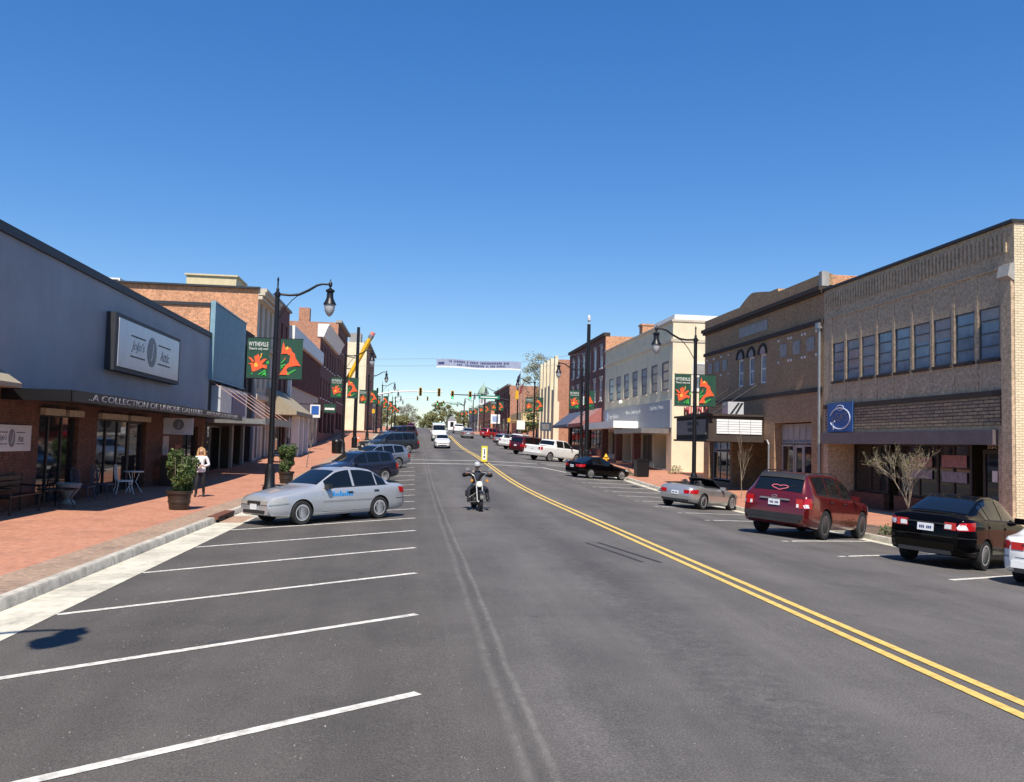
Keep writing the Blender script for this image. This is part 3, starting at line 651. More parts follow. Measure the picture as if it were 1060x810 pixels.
# storefront inside the recess
XS = 17+1.2
for (a, c) in ((31.6, 34.2), (28.2, 30.9), (23.9, 24.5)):
    mb = MB()
    window(b, '-x', 17, (a, c, .45, 2.4), 1.15, M_TRIM, M_GLASS, 2 if c-a > 1 else 1, 1, .1, name='shop_window')
    mb = MB(); mb.box(17.9, 18.15, a, c, -.18, .44); mb.build('stall_riser', B_BR, b)
window(b, '-x', 17, (26.2, 28.1, .2, 2.4), .9, M_TRIM, M_GLASS, 2, 1, .1, name='shop_window')
mb = MB(); mb.box(17.6, 17.9, 26.2, 28.1, -.18, .19); mb.build('stall_riser', B_BR, b)
dr = window(b, '-x', 17, (24.7, 25.8, -.15, 2.2), 1.0, M_TRIM, M_GLASS, 1, 1, .12, name='door')
text('house_number', '215-C', '-x', (17.92, 25.3, 2.3), .13, M_WHT, b)
mb = MB(); mb.box(17.935, 17.94, 25.1, 25.35, 1.2, 1.55); mb.build('notice', M_PLATE, dr)
for k, (y, z, hh, mm) in enumerate(((29.5, 1.55, .35, (.30, .16, .17)), (29.5, 1.15, .3, (.25, .25, .33)), (27.2, 1.6, .4, (.32, .15, .15)), (27.2, 1.1, .35, (.25, .25, .30)))):
    mb = MB(); x = 18.08 if y > 28 else 17.83
    mb.box(x, x+.012, y-.75, y+.6, z, z+hh); mb.build('window_poster', mat('poster_%d' % k, mm, .5, var=.6, scale=6), b)
t = thing('banner_sign', 'blue square banner lettered LISA’S in a white swirl on beige brick wall', 'sign', (16.93, 33.1, 2.85))
mb = MB(); mb.box(16.90, 16.93, 32.1, 34.15, 2.82, 3.98); mb.build('cloth', mat('banner_blue', (.03, .12, .36), .5, var=.2), t)
mb = MB(); n = 30
pts = [(16.895, 33.1+.82*cos(a), 3.35+.42*sin(a)) for a in [R(20+k*11) for k in range(n)]]
mb.tube(pts, .025, 6); pts = [(16.895, 33.1+.3*cos(a), 3.78+.1*sin(a)) for a in [R(k*18) for k in range(18)]]; mb.tube(pts, .018, 5); mb.tube([(16.895, 33.6, 2.9), (16.895, 33.65, 3.2), (16.895, 33.5, 3.25)], .03, 5); mb.build('swirl', mat('swirl_white', (.55, .6, .7), .5), t)
text('lettering', 'LISA’S', '-x', (16.899, 33.1, 3.42), .32, mat('letter_tan', (.28, .22, .17), .5), t, width=1.2)
# --- theatre
z0 = -.5
b = bldg('theatre_building', 'brown brick theatre with curved pediment and three arched windows', 17, 34.7, 49.8, z0)
mb = MB(); arch = [(40.75, 41.5, 5.3, 6.75), (42.25, 43.0, 5.3, 6.75), (43.7, 44.45, 5.3, 6.75)]
ops = arch+[(35.8, 39.7, .3, 3.3, .5), (40.4, 45.2, -.2, 2.5, 2.2), (45.5, 48.9, .2, 2.55, .4)]
shell(mb, '-x', 17, 34.7, 49.8, z0, 9.05, 22, ops, .13, 1, 2); mb.build('wall', [B_THE, B_OR, M_ROOF], b)
ped = [(34.7, 9.0), (34.7, 9.55), (39.3, 9.55), (39.4, 9.72), (40.3, 9.72)]+[(40.3+4.0*k/10, 9.72+.42*sin(pi*min(1, (k/10)*1.0+.0)*.5) if k < 6 else 9.72+.36*cos(pi*.5*(k-5)/5)-.18*((k-5)/5)) for k in range(1, 11)]+[(44.9, 9.55), (49.8, 9.55), (49.8, 9.0)]
mb = MB(); mb.prism(ped, lambda a, z, q: (16.98+q, a, z), .4); pb = mb.build('parapet', B_THE, b)
mb = MB(); mb.box(16.75, 17.3, 34.68, 49.85, 8.82, 9.0); mb.box(16.85, 17.3, 34.68, 49.85, 8.7, 8.818); mb.build('cornice', M_IRON, b)
mb = MB(); mb.box(16.9, 16.998, 34.72, 49.8, 7.42, 7.6); mb.box(16.94, 16.998, 34.72, 49.8, 4.55, 4.72); mb.build('string_course', M_IRON, b)
mb = MB(); mb.box(16.96, 16.998, 40.55, 44.25, 7.88, 8.4); mb.build('name_panel', M_STONE, b)
for y in (35.9, 37.3, 38.7, 46.4, 47.6, 48.8):
    mb = MB(); mb.box(16.965, 16.998, y-.35, y+.35, 6.35, 6.95); mb.build('stone_panel', M_STONE, b)
    mb = MB()
    for sy in (-.55, .55):
        for sz in (6.1, 7.12): mb.box(16.965, 16.998, y+sy-.06, y+sy+.06, sz, sz+.1)
    mb.build('corner_stone', M_WHT, b)
for o in arch:
    f = window(b, '-x', 17, o, .12, M_WHT, M_WGLASS, 1, 2, .09)
    yc = (o[0]+o[1])/2; mb = MB(); n = 12; r = .375
    mb.prism([(yc+r*cos(pi*k/n), 6.751+r*sin(pi*k/n)) for k in range(n+1)], lambda a, z, q: (16.985-q, a, z), .02); mb.build('fanlight', M_WGLASS, f)
    mb = MB(); mb.tube([(16.97, yc+(r+.1)*cos(pi*k/n), 6.75+(r+.1)*sin(pi*k/n)) for k in range(n+1)], .07, 6); mb.build('arch_surround', M_IRON, f)
window(b, '-x', 17, (35.9, 39.6, 2.35, 3.25), .4, M_STONE, M_WGLASS, 6, 1, .05, name='transom')
window(b, '-x', 17, (35.9, 37.3, .5, 2.3), .4, M_STONE, M_GLASS, 1, 1, .08, name='shop_window'); window(b, '-x', 17, (38.3, 39.6, .5, 2.3), .4, M_STONE, M_GLASS, 1, 1, .08, name='shop_window')
window(b, '-x', 17, (37.35, 38.25, .05, 2.3), .42, M_STONE, M_GLASS, 1, 1, .14, name='door')
window(b, '-x', 17, (45.6, 48.8, 1.95, 2.5), .3, M_STONE, mat('teal_glass', (.12, .22, .30), .2, var=.2), 3, 1, .05, name='transom')
window(b, '-x', 17, (45.6, 48.8, .3, 1.9), .3, M_STONE, M_GLASS, 3, 1, .07, name='shop_window')
mb = MB(); mb.box(19.0, 19.2, 40.4, 45.2, -.2, 2.5); mb.build('entry_doors', M_TRIM, b)
mb = MB(); mb.tube([(16.9, 40.1, -.2), (16.9, 40.1, 2.3), (16.85, 40.2, 2.5)], .05, 8); mb.tube([(16.93, 34.95, .2), (16.93, 34.95, 7.4)], .07, 8); mb.box(16.8, 17, 34.8, 35.1, 7.2, 7.45); mb.build('downspout', M_STEEL, b)
mb = MB(); mb.box(16.88, 17.2, 34.66, 34.95, 9.0, 9.62); mb.build('end_block', M_STONE, b); MB().box(17.39, 21.5, 34.72, 35.1, 9.052, 9.5).build('side_parapet', B_OR, b)
# marquee is its own part tree under the theatre
mb = MB(); mb.box(14.22, 16.98, 41.0, 46.2, 2.48, 3.62); mb.box(14.1, 16.98, 40.9, 46.3, 3.621, 3.72); mb.box(14.1, 16.98, 40.9, 46.3, 2.38, 2.479); mq = mb.build('marquee', M_IRON, b)
mb = MB(); mb.box(14.62, 16.9, 40.955, 40.998, 2.76, 3.46); mb.build('sign_panel', mat('marquee_white', (.80, .82, .82), .4, var=.04), mq)
mb = MB()
for k in range(1, 6): z = 2.76+.7*k/6; mb.box(14.62, 16.9, 40.948, 40.954, z-.008, z+.008)
for x in (15.19, 15.76, 16.33): mb.box(x-.01, x+.01, 40.944, 40.947, 2.76, 3.46)
mb.build('letter_track', M_GREYP, mq)
mb = MB(); mb.box(14.17, 14.218, 41.3, 46.0, 2.7, 3.46); mb.build('letter_board', mat('dark_board', (.13, .13, .15), .4, var=.4, scale=4), mq)
mb = MB()
for z, n, y0 in ((3.17, 9, 42.4), (2.86, 7, 42.7)):
    for k in range(n): mb.box(14.16, 14.169, y0+k*.2, y0+k*.2+.13, z, z+.2)
mb.build('letter_tiles', M_TRIM, mq)
text('lettering', 'MILLWALD', '-x', (14.35, 43.4, 3.98), .42, mat('neon_red', (.50, .06, .07), .5), mq, width=3.6, ext=.05)
mb = MB(); mb.box(14.38, 14.42, 41.5, 45.4, 3.722, 3.78); mb.box(14.38, 14.41, 41.6, 41.65, 3.78, 4.0); mb.box(14.38, 14.41, 45.2, 45.25, 3.78, 4.0); mb.build('letter_rail', M_BLACK, mq)
for y in (41.6, 43.6, 45.6):
    mb = MB(); mb.tube([(14.6, y, 3.72), (16.98, y, 5.3)], .025, 6); mb.build('stay_rod', M_BLACK, mq)
t = thing('equipment_box', 'small pale striped cabinet standing on top of the theatre marquee', 'box', (15.7, 41.6, 3.722))
mb = MB(); mb.box(15.3, 16.1, 41.3, 42.1, 3.722, 4.35); mb.build('cabinet', M_SIGNW, t)
mb = MB()
for k in range(2): mb.add([(15.4+k*.25, 41.295, 3.75), (15.52+k*.25, 41.295, 3.75), (15.92+k*.17, 41.295, 4.3), (15.8+k*.17, 41.295, 4.3)], [(0, 1, 2, 3)])
mb.build('stripe', M_TRIM, t)

# --- cream building beyond the alley
z0 = SZ(17, 56)-.4
b = bldg('cream_building', 'cream two storey corner building with grey sign band and seven upper windows', 17, 56.3, 77, z0)
mb = MB(); ops = [(57.2+k*2.75, 58.85+k*2.75, 5.9, 7.9) for k in range(7)]+[(57.5, 60.5, SZ(17, 58)+.1, 2.9, 1.2), (61, 66, SZ(17, 63)+.3, 3.0, .8), (67, 71, SZ(17, 68)+.1, 3.3, 1.2), (72, 76.4, SZ(17, 73)+.4, 3.3, .8)]
shell(mb, '-x', 17, 56.3, 77, z0, 10.45, 13, ops, .09, 0, 1); mb.build('wall', [M_CREAM, M_ROOF], b)
M_PWIN = mat('purple_grey_frame', (.12, .11, .15), .5)
for o in ops[:7]: window(b, '-x', 17, o, .08, M_PWIN, M_WGLASS, 1, 3, .12, sill=M_LCREAM)
for o in ops[7:]: window(b, '-x', 17, o, o[4]-.1, M_STEEL, M_GLASS, 4, 1, .07, name='shop_window')
mb = MB(); mb.box(16.9, 16.998, 56.32, 77, 9.1, 9.3); mb.box(16.9, 17.4, 56.25, 77.02, 10.452, 10.6); mb.box(17.4, 30, 56.25, 56.6, 10.452, 10.6); mb.box(17.0, 24, 56.255, 56.299, 9.1, 9.3); mb.build('cornice', M_LCREAM, b)
mb = MB(); mb.box(17.3, 24, 57, 62, 10.0, 11.05); mb.build('roof_kerb', M_WHT, b)
mb = MB(); mb.box(16.88, 16.998, 56.32, 76.9, 3.35, 5.2); sb = mb.build('sign_band', mat('sign_band_grey', (.36, .365, .375), .6, var=.12), b)
text('lettering', 'City Dance Fitness', '-x', (16.878, 59.7, 4.75), .42, M_WHT, sb, width=3.4)
text('lettering', 'Miners Daily Supply', '-x', (16.878, 66.3, 4.65), .42, M_WHT, sb, width=4.6)
text('lettering', 'Farm Bureau', '-x', (16.878, 72.8, 4.55), .38, M_WHT, sb, width=3.6)
mb = MB(); mb.box(16.85, 16.877, 75.0, 75.7, 4.2, 5.0); mb.build('logo_panel', mat('logo_blue', (.35, .45, .6), .5), sb)
mb = MB(); mb.box(15.0, 16.87, 56.5, 64.5, 2.95, 3.28); mb.build('canopy', M_STEEL, b)
mb = MB(); mb.box(14.95, 16.87, 64.55, 76.2, 3.42, 3.95); mb.build('canopy', M_WHT, b)
for y in (61.0, 66.5, 71.5):
    mb = MB(); mb.box(15.6, 16.1, y-.25, y+.25, SZ(16, y)-.05, 2.949 if y < 64 else 3.419); mb.build('brick_column', B_BR, b)
window(b, '-y', 56.3, (18.35, 19.7, 5.9, 7.75), .0, M_WHT, M_WGLASS, 1, 2, .12, sill=M_WHT)
mb = MB(); mb.lathe([(.09, 0), (.16, .1), (.16, .2), (.08, .32)], (16.85, 70.3, 5.5), 10); mb.build('wall_lamp', M_WHT, b)

# --- dark red brick three storey
z0 = SZ(17, 78)-.4
b = bldg('three_storey_brick_building', 'dark red brick three storey building with tall white framed windows and orange side wall', 17, 77.05, 95.4, z0)
mb = MB(); ops = [(78.2+k*2.85, 79.35+k*2.85, z, z+2.0) for k in range(6) for z in (6.2, 9.2)]+[(78.0, 84, 1.7, 4.0), (85.5, 94.5, 2.0, 4.2)]
shell(mb, '-x', 17, 77.05, 95.4, z0, 12.0, 14, ops, .12, 1, 2); mb.build('wall', [B_DR, B_OR, M_ROOF], b)
for o in ops[:12]:
    f = window(b, '-x', 17, o, .1, M_WHT, M_WGLASS, 1, 2, .14, sill=M_WHT)
    mb = MB(); mb.box(16.96, 16.998, o[0]-.1, o[1]+.1, o[3]+.002, o[3]+.25); mb.build('lintel', M_STONE, f)
for o in ops[12:]: window(b, '-x', 17, o, .18, M_TRIM, M_GLASS, 4, 1, .1, name='shop_window')
mb = MB(); mb.box(16.8, 17.4, 77.0, 95.45, 12.002, 12.3); mb.build('coping', M_IRON, b)
mb = MB(); mb.box(20.4, 22.2, 77.06, 78.2, 11.5, 13.1); mb.box(20.3, 22.3, 77.0, 78.3, 13.1, 13.25); mb.build('chimney', B_OR, b)
for nm, lab, c, Y0, Y1, zt in (('awning', 'blue grey canvas awning on the dark red brick building', (.07, .09, .15), 86.2, 95.2, 5.5), ('awning', 'red striped canvas awning on the dark red brick building', (.36, .13, .12), 78.2, 85.6, 5.5)):
    t = thing(nm, lab, 'awning', (17, (Y0+Y1)/2, zt-1.6))
    mb = MB(); mb.add([(16.99, Y0, zt), (16.99, Y1, zt), (15.2, Y1, zt-1.4), (15.2, Y0, zt-1.4), (15.2, Y1, zt-1.65), (15.2, Y0, zt-1.65), (16.99, Y1, zt-1.65), (16.99, Y0, zt-1.65)], [(0, 1, 2, 3), (3, 2, 4, 5), (1, 6, 4, 2), (0, 3, 5, 7), (0, 7, 6, 1), (7, 5, 4, 6)])
    mb.build('canvas', mat('canvas_'+str(c[0]), c, .8), t)
    if c[0] > .2:
        mb = MB()
        for k in range(8): y = Y0+.4+k*.9; mb.add([(16.97, y, zt+.01), (16.97, y+.35, zt+.01), (15.19, y+.35, zt-1.39), (15.19, y, zt-1.39)], [(0, 1, 2, 3)])
        mb.build('stripe', mat('pale_stripe', (.5, .38, .34), .8), t)
t = thing('hanging_sign', 'small white framed sign projecting from the dark red brick wall', 'sign', (16.6, 83, 6.0))
mb = MB(); mb.box(16.0, 16.9, 82.95, 83.05, 6.0, 6.75); mb.build('sign_board', M_WHT, t); mb = MB(); mb.box(16.1, 16.8, 82.93, 82.949, 6.1, 6.65); mb.build('sign_face', mat('pale_blue_face', (.4, .48, .5), .5), t)
mb = MB(); mb.box(15.95, 17, 82.98, 83.02, 6.752, 6.8); mb.build('bracket', M_BLACK, t)

# --- brick building with cream piers
z0 = SZ(17, 104)-.5
b = bldg('pier_front_building', 'brick building with tall cream piers dividing its front, past the side lot', 17, 103.2, 116, z0)
mb = MB(); ops = [(104.6+k*2.9, 106.4+k*2.9, 6.6, 11.8) for k in range(4)]+[(104.6+k*2.9, 106.4+k*2.9, 2.6, 5.0) for k in range(4)]
shell(mb, '-x', 17, 103.2, 116, z0, 12.3, 14, ops, .3, 1, 2); mb.build('wall', [M_LCREAM, B_PIL, M_ROOF], b)
for o in ops: window(b, '-x', 17, o, .27, M_IRON, M_GLASS, 2, 4, .08)
mb = MB()
for y in (103.25, 106.6, 109.5, 112.4, 115.3): mb.box(16.6, 16.998, y, y+.7, z0, 12.75)
mb.build('pier', M_CREAM, b)
mb = MB(); mb.box(16.55, 17.2, 103.1, 103.196, z0, 7.2); mb.build('corner_facing', M_CREAM, b)
# --- low cream fascia shop and corner block past the cross street
z0 = SZ(18, 140)-.5
b = bldg('low_shop_building', 'low brick shop with a broad cream yellow fascia at the far right corner', 17.3, 139.5, 155, z0)
mb = MB(); ops = [(141+k*3.3, 143.4+k*3.3, 3.9, 5.2) for k in range(4)]; shell(mb, '-x', 17.3, 139.5, 155, z0, 7.0, 12, ops, .25, 0, 1); mb.build('wall', [B_PIL, M_ROOF], b)
for o in ops: window(b, '-x', 17.3, o, .22, M_WHT, M_GLASS, 2, 1, .1, name='shop_window')
mb = MB(); mb.box(17.1, 22, 139.3, 139.498, 5.6, 7.2); mb.box(17.1, 17.298, 139.5, 155, 5.6, 7.2); mb.build('fascia', mat('fascia_cream', (.72, .56, .26), .7), b)
simple_bldg('corner_brick_building', 'far three storey brick corner block with dark street front and red side', '-x', 17, 157, 186, 12.6, B_DR, B_PIL, 12, (6.8, 9.6), 8, M_WHT)
simple_bldg('far_brick_building', 'far orange brick building beyond the brick corner block on the right', '-x', 16.6, 190, 226, 11.0, B_OR, B_OR, 12, (7.6,), 8, M_WHT)
simple_bldg('far_pale_building', 'farthest pale grey building at the end of the right row', '-x', 16.8, 232, 270, 11.0, M_STONE, M_LCREAM, 12, (8.0,), 8, M_WHT)
# cupola
t = thing('cupola_tower', 'white cupola tower with a green dome above the far right roofs', 'tower', (18.0, 231, 5))
mb = MB(); mb.box(16.9, 19.1, 229.9, 232.1, 4.6, 12.4); mb.build('tower_base', M_WHT, t)
mb = MB()
for dx in (-.85, 0, .85):
    for dy in (-.85, .85): mb.tube([(18+dx, 231+dy, 12.4), (18+dx, 231+dy, 15.0)], .16, 6)
mb.build('columns', M_WHT, t); mb = MB(); mb.box(17.4, 18.6, 230.4, 231.6, 12.4, 15.0); mb.build('belfry_core', M_GREYP, t)
mb = MB(); mb.lathe([(1.5, 15.0), (1.5, 15.3), (1.3, 15.8), (.9, 16.6), (.35, 17.2), (.1, 17.4), (.04, 18.2)], (18, 231, 0), 10); mb.build('dome', mat('verdigris', (.26, .36, .27), .7), t)
t = thing('white_house', 'small white gabled house at the far end of the street', 'house', (13.5, 318, 6.5))
mb = MB(); mb.box(12.2, 15.2, 318, 326, 6.3, 10); mb.build('wall', M_WHT, t)
mb = MB(); mb.prism([(12, 10), (15.4, 10), (13.7, 11.8)], lambda a, z, q: (a, 317.8+q, z), 8.4); mb.build('roof', M_GREYP, t)
mb = MB(); mb.box(13, 14.2, 317.95, 317.998, 7.6, 9.4); mb.build('window', M_GLASS, t)
# ------------------------------------------------------------------ street lamps with banners
def lamp_proto(name, label, sgn, loc):
    t = thing(name, label, 'street lamp', loc, 0, 'black street lamps along both kerbs')
    x, y, z = loc; P = lambda dx, h: (x+dx*sgn, y, z+h)
    mb = MB(); mb.lathe([(.26, 0), (.26, .12), (.2, .2), (.18, .75), (.13, .95), (.115, 1.0)], loc, 14); mb.build('base', M_BLACK, t, smooth=40)
    mb = MB(); mb.lathe([(.105, 1.0), (.085, 7.1), (.085, 7.3), (.11, 7.32), (.11, 7.45), (.06, 7.5), (.06, 7.6), (.03, 7.65), (.03, 7.9), (.045, 7.95), (.005, 8.08)], loc, 12)
    mb.box(x-.15, x+.15, y-.04, y+.04, z+7.36, z+7.42); mb.build('pole', M_BLACK, t, smooth=40)
    mb = MB(); mb.tube([P(.1, 7.4), P(.45, 7.38), P(.8, 7.42), P(1.15, 7.6), P(1.45, 7.8), P(1.65, 7.86), P(1.95, 7.86)], [.045, .045, .05, .05, .045, .04, .04], 8)
    mb.tube([P(.08, 6.5), P(.35, 6.95), P(.55, 7.2), P(.8, 7.42)], .018, 6); mb.build('arm', M_BLACK, t, smooth=60)
    c = P(1.95, 0)
    mb = MB(); mb.lathe([(.02, 8.05), (.02, 7.98), (.07, 7.92), (.07, 7.8), (.03, 7.76), (.06, 7.7), (.17, 7.64), (.17, 7.58), (.12, 7.55), (.13, 7.35), (.18, 7.22), (.24, 7.12), (.25, 7.08)], c, 14); mb.build('lamp_shade', M_BLACK, t, smooth=40)
    gm = mat('lamp_globe', (.42, .43, .44), .15, spec=.6)
    mb = MB(); mb.lathe([(.2, 7.08), (.205, 7.0), (.18, 6.85), (.11, 6.7), (.03, 6.63), (.005, 6.62)], c, 14); mb.build('globe', gm, t, smooth=60)
    for h in (5.72, 4.18):
        mb = MB(); mb.tube([P(-1.05, h), P(1.05, h)], .016, 6); mb.build('banner_rod', M_BLACK, t)
    return t
def uvpoly(pts, w, h): return pts
LIL_L = dict(w=240, h=460, o=(200, 170),
  orange=[[(260, 555), (245, 480), (215, 466), (250, 458), (290, 440), (275, 380), (300, 372), (320, 350), (345, 400), (338, 440), (380, 405), (417, 408), (362, 470), (420, 480), (415, 522), (370, 510), (330, 535), (275, 560)], [(212, 392), (250, 400), (292, 452), (268, 462)]],
  yellow=[[(285, 500), (280, 470), (300, 450), (318, 470), (322, 490), (305, 505)], [(350, 345), (362, 342), (352, 400), (344, 398)]],
  green=[[(325, 590), (400, 530), (408, 540), (335, 596)], [(360, 600), (405, 545), (412, 610), (395, 590), (375, 598)], [(248, 590), (262, 565), (268, 590)], [(410, 440), (440, 425), (432, 470), (415, 465)]])
LIL_R = dict(w=235, h=455, o=(545, 195),
  orange=[[(555, 368), (560, 300), (572, 225), (590, 280), (600, 300), (648, 288), (668, 335), (698, 360), (706, 405), (765, 500), (720, 495), (640, 515), (612, 545), (650, 605), (540, 605), (562, 570), (600, 500), (640, 462), (652, 385), (610, 362)], [(578, 440), (605, 395), (600, 420), (585, 445)]],
  yellow=[[(592, 300), (620, 275), (632, 300), (610, 320)]],
  green=[[(553, 470), (590, 425), (596, 435), (560, 478)], [(550, 500), (600, 480), (604, 492), (556, 515)], [(615, 590), (705, 540), (718, 545), (630, 605)], [(550, 530), (575, 510), (580, 520), (556, 535)]])
def banner(name, label, x0, x1, y, z0, z1, L, lettered, detail=True):
    t = thing(name, label, 'banner', ((x0+x1)/2, y, z0), 0, 'green lily banners on the street lamps')
    mb = MB(); n = 6
    for i in range(n+1):
        a = x0+(x1-x0)*i/n; yy = y+.012*sin(i*1.7)
        mb.v += [(a, yy, z0), (a, yy, z1)]
    for i in range(n): mb.f.append((2*i, 2*i+2, 2*i+3, 2*i+1)); mb.mi.append(0)
    o = len(mb.v)
    mb.v += [(v[0], v[1]+.008, v[2]) for v in mb.v[:o]]
    for i in range(n): mb.f.append((o+2*i, o+2*i+1, o+2*i+3, o+2*i+2)); mb.mi.append(0)
    mb.build('cloth', M_GREENB, t, recalc=False)
    U = lambda p: (x0+(p[0]-L['o'][0])/L['w']*(x1-x0), z1-(p[1]-L['o'][1])/L['h']*(z1-z0))
    for nm, key, m, d in (('flower', 'orange', M_ORNG, .016), ('flower_centre', 'yellow', M_LYEL, .022), ('leaves', 'green', M_LGRN, .018)):
        mb = MB()
        for q in L[key]: mb.prism([U(p) for p in q], lambda a, z, h: (a, y-d+h, z), .003)
        mb.build(nm, m, t)
    if lettered:
        w = x1-x0; zc = z1-(z1-z0)*.17
        text('lettering', 'WYTHEVILLE', '-y', ((x0+x1)/2, y-.015, zc+.03), .16, M_WHT, t, width=w*.88)
        text('lettering', "There's only one!", '-y', ((x0+x1)/2, y-.015, zc-.15), .13, M_WHT, t, width=w*.86)
    return t
protoL = protoR = None
nth = ['nearest', 'second', 'third', 'fourth', 'fifth', 'sixth', 'seventh']
for side, X, ys in ((1, -5.3, (33.4, 66.3, 100, 141, 172, 205, 240)), (-1, 13.35, (40.5, 69.0, 97.0, 141, 168, 200, 236))):
    sn = 'left' if side > 0 else 'right'; rank = 0
    ys = ((5.2,)+ys) if side > 0 else ys
    for y in ys:
        hidden = y < 10
        lab = 'black street lamp with curved arm, %s along the %s kerb' % ('out of frame' if hidden else nth[rank]+' from camera', sn)
        loc = (X-.55 if hidden else X, y-(.6 if hidden else 0), SZ(X, y))
        if side > 0:
            if protoL is None: t = protoL = lamp_proto('street_lamp', lab, 1, loc)
            else: t = copy_tree(protoL)
        else:
            if protoR is None: t = protoR = lamp_proto('street_lamp', lab, -1, loc)
            else: t = copy_tree(protoR)
        t.location = loc; tag(t, lab)
        if hidden: continue
        z = loc[2]; lb = 'green banner with orange lilies%s on the %s %s street lamp'
        banner('lily_banner', lb % (' and white WYTHEVILLE lettering', nth[rank], sn), X-1.02, X-.2, y-.02, z+4.2, z+5.7, LIL_L, True)
        banner('lily_banner', lb % (', unlettered,', nth[rank], sn), X+.2, X+1.02, y-.02, z+4.2, z+5.7, LIL_R, False)
        rank += 1
# tall plain poles that carry the overhead banner
tall = {}
for nm, x, y, h, lab in (('L', -5.35, 80, 11.0, 'tall plain black utility pole on the left kerb in front of the pencil'), ('R', 13.45, 67.2, 10.9, 'tall plain black utility pole on the right kerb by the cream building')):
    z = SZ(x, y); t = thing('utility_pole', lab, 'pole', (x, y, z)); tall[nm] = (x, y, z+h-2.2)
    mb = MB(); mb.lathe([(.26, 0), (.26, .9), (.17, 1.0), (.14, h)], (x, y, z), 10); mb.build('pole', M_BLACK, t, smooth=40)
    mb = MB(); mb.lathe([(.05, h), (.05, h+.2), (.14, h+.3), (.14, h+.62), (.03, h+.75)], (x, y, z), 10)
    if nm == 'R': mb.build('pole_cap', M_SIGNW, t, smooth=40)
A, B = Vector(tall['L']), Vector(tall['R']); A.z = B.z = 9.0
QA, QB = Vector((1.72, 75, 8.83)), Vector((9.12, 75.4, 8.83))
bx = lambda s: QA+(QB-QA)*s
s0, s1 = 0.0, 1.0
t = thing('street_banner', 'long pale banner with two lines of blue lettering strung high across the street', 'banner', bx((s0+s1)/2)-Vector((0, 0, .35)))
mb = MB(); N = 14; 
P = lambda s, z, d=0: bx(s0+(s1-s0)*s)+Vector((0, 0, z+.04*sin(s*9)))-Vector((0, 1, 0))*d
for i in range(N+1): s = i/N; mb.v += [P(s, -.3), P(s, .32), P(s, -.3, -.012), P(s, .32, -.012)]
for i in range(N): a = 4*i; mb.f += [(a, a+4, a+5, a+1), (a+2, a+3, a+7, a+6)]; mb.mi += [0, 0]
mb.build('cloth', mat('banner_pale', (.33, .37, .50), .7, var=.25), t, recalc=False)
mb = MB()
for i in range(N): s, e = i/N, (i+1)/N; mb.add([P(s, -.42, .01), P(e, -.42, .01), P(e, -.3, .01), P(s, -.3, .01)], [(0, 1, 2, 3)])
mb.build('hem', M_WHT, t)
mb = MB(); rnd = random.Random(3)
for z0_, h_, a, c in ((.04, .17, .15, .86), (-.2, .14, .2, .8)):
    s = a
    while s < c:
        e = s+rnd.uniform(.008, .017)
        if rnd.random() > .14: mb.add([P(s, z0_, .02), P(e, z0_, .02), P(e, z0_+h_, .02), P(s, z0_+h_, .02)], [(0, 1, 2, 3)])
        s = e+.006
mb.add([P(.02, -.15, .02), P(.09, -.15, .02), P(.09, .05, .02), P(.02, .05, .02)], [(0, 1, 2, 3)])
mb.build('lettering', mat('ink_blue', (.04, .05, .16), .6), t)
mb = MB()
for zz in (-.3, .32):
    mb.tube([A+Vector((0, 0, zz)), P(0, zz)], .012, 4); mb.tube([P(1, zz), B+Vector((0, 0, zz))], .012, 4)
mb.build('wire', M_STEEL, t)

# ------------------------------------------------------------------ traffic signals
M_SIGY = mat('signal_yellow', (.50, .30, .03), .5); 
E_GRN = emis('green_lens', (.02, .8, .35), 2.0)
M_SIGN_GRN = mat('street_sign_green', (.01, .22, .14), .5)
def signal_mast(name, label, x, y, z, arm_x, zarm, heads, mcol, lit, sign=None):
    t = thing(name, label, 'traffic signal', (x, y, z))
    mb = MB(); mb.lathe([(.22, 0), (.16, .4), (.13, zarm-z+.3)], (x, y, z), 10); mb.build('pole', M_BLACK, t, smooth=40)
    mb = MB(); mb.tube([(x, y, zarm-.6), (x+(arm_x-x)*.25, y, zarm-.12), (x+(arm_x-x)*.5, y, zarm), (arm_x, y, zarm+.05)], [.12, .1, .09, .06], 8); mb.build('mast_arm', mcol, t, smooth=60)
    for hx in heads:
        mb = MB(); mb.box(hx-.2, hx+.2, y-.35, y-.08, zarm-.6, zarm+.55)
        for k in range(3):
            zz = zarm-.42+k*.37; mb.tube([(hx, y-.351, zz), (hx, y-.55, zz)], .15, 10, cap=False)
        h = mb.build('signal_head', M_SIGY, t)
        for k in range(3):
            zz = zarm-.42+k*.37; mb = MB(); mb.lathe([(.14, y-.36), (.001, y-.37)], (hx, 0, zz), 10, 'y'); mb.build('lens', E_GRN if lit and k == 0 else M_DARK, h)
    if sign:
        mb = MB(); mb.box(sign[0], sign[1], y-.12, y-.1, zarm-.45, zarm+.05); s = mb.build('street_sign', M_SIGN_GRN, t)
        mb = MB(); mb.box(sign[0]+.3, sign[1]-.3, y-.13, y-.121, zarm-.28, zarm-.12); mb.build('lettering', M_WHT, s)
    return t
signal_mast('traffic_signal', 'pale mast arm with two dark signal heads reaching from the left at the junction', -5.3, 123, SZ(-5, 123), 3.9, 9.0, (.7, 3.3), M_WHT, False)
signal_mast('traffic_signal', 'dark mast arm with two green lights reaching from the right at the junction', 13.3, 123, SZ(13, 123), 4.9, 8.7, (5.2, 7.7), M_BLACK, True, (8.9, 11.9))
signal_mast('traffic_signal', 'farther pale mast arm with dark signals over the left lanes', -5.3, 236, SZ(-5, 236), 3.6, 13.6, (.6, 3.3), M_WHT, False)
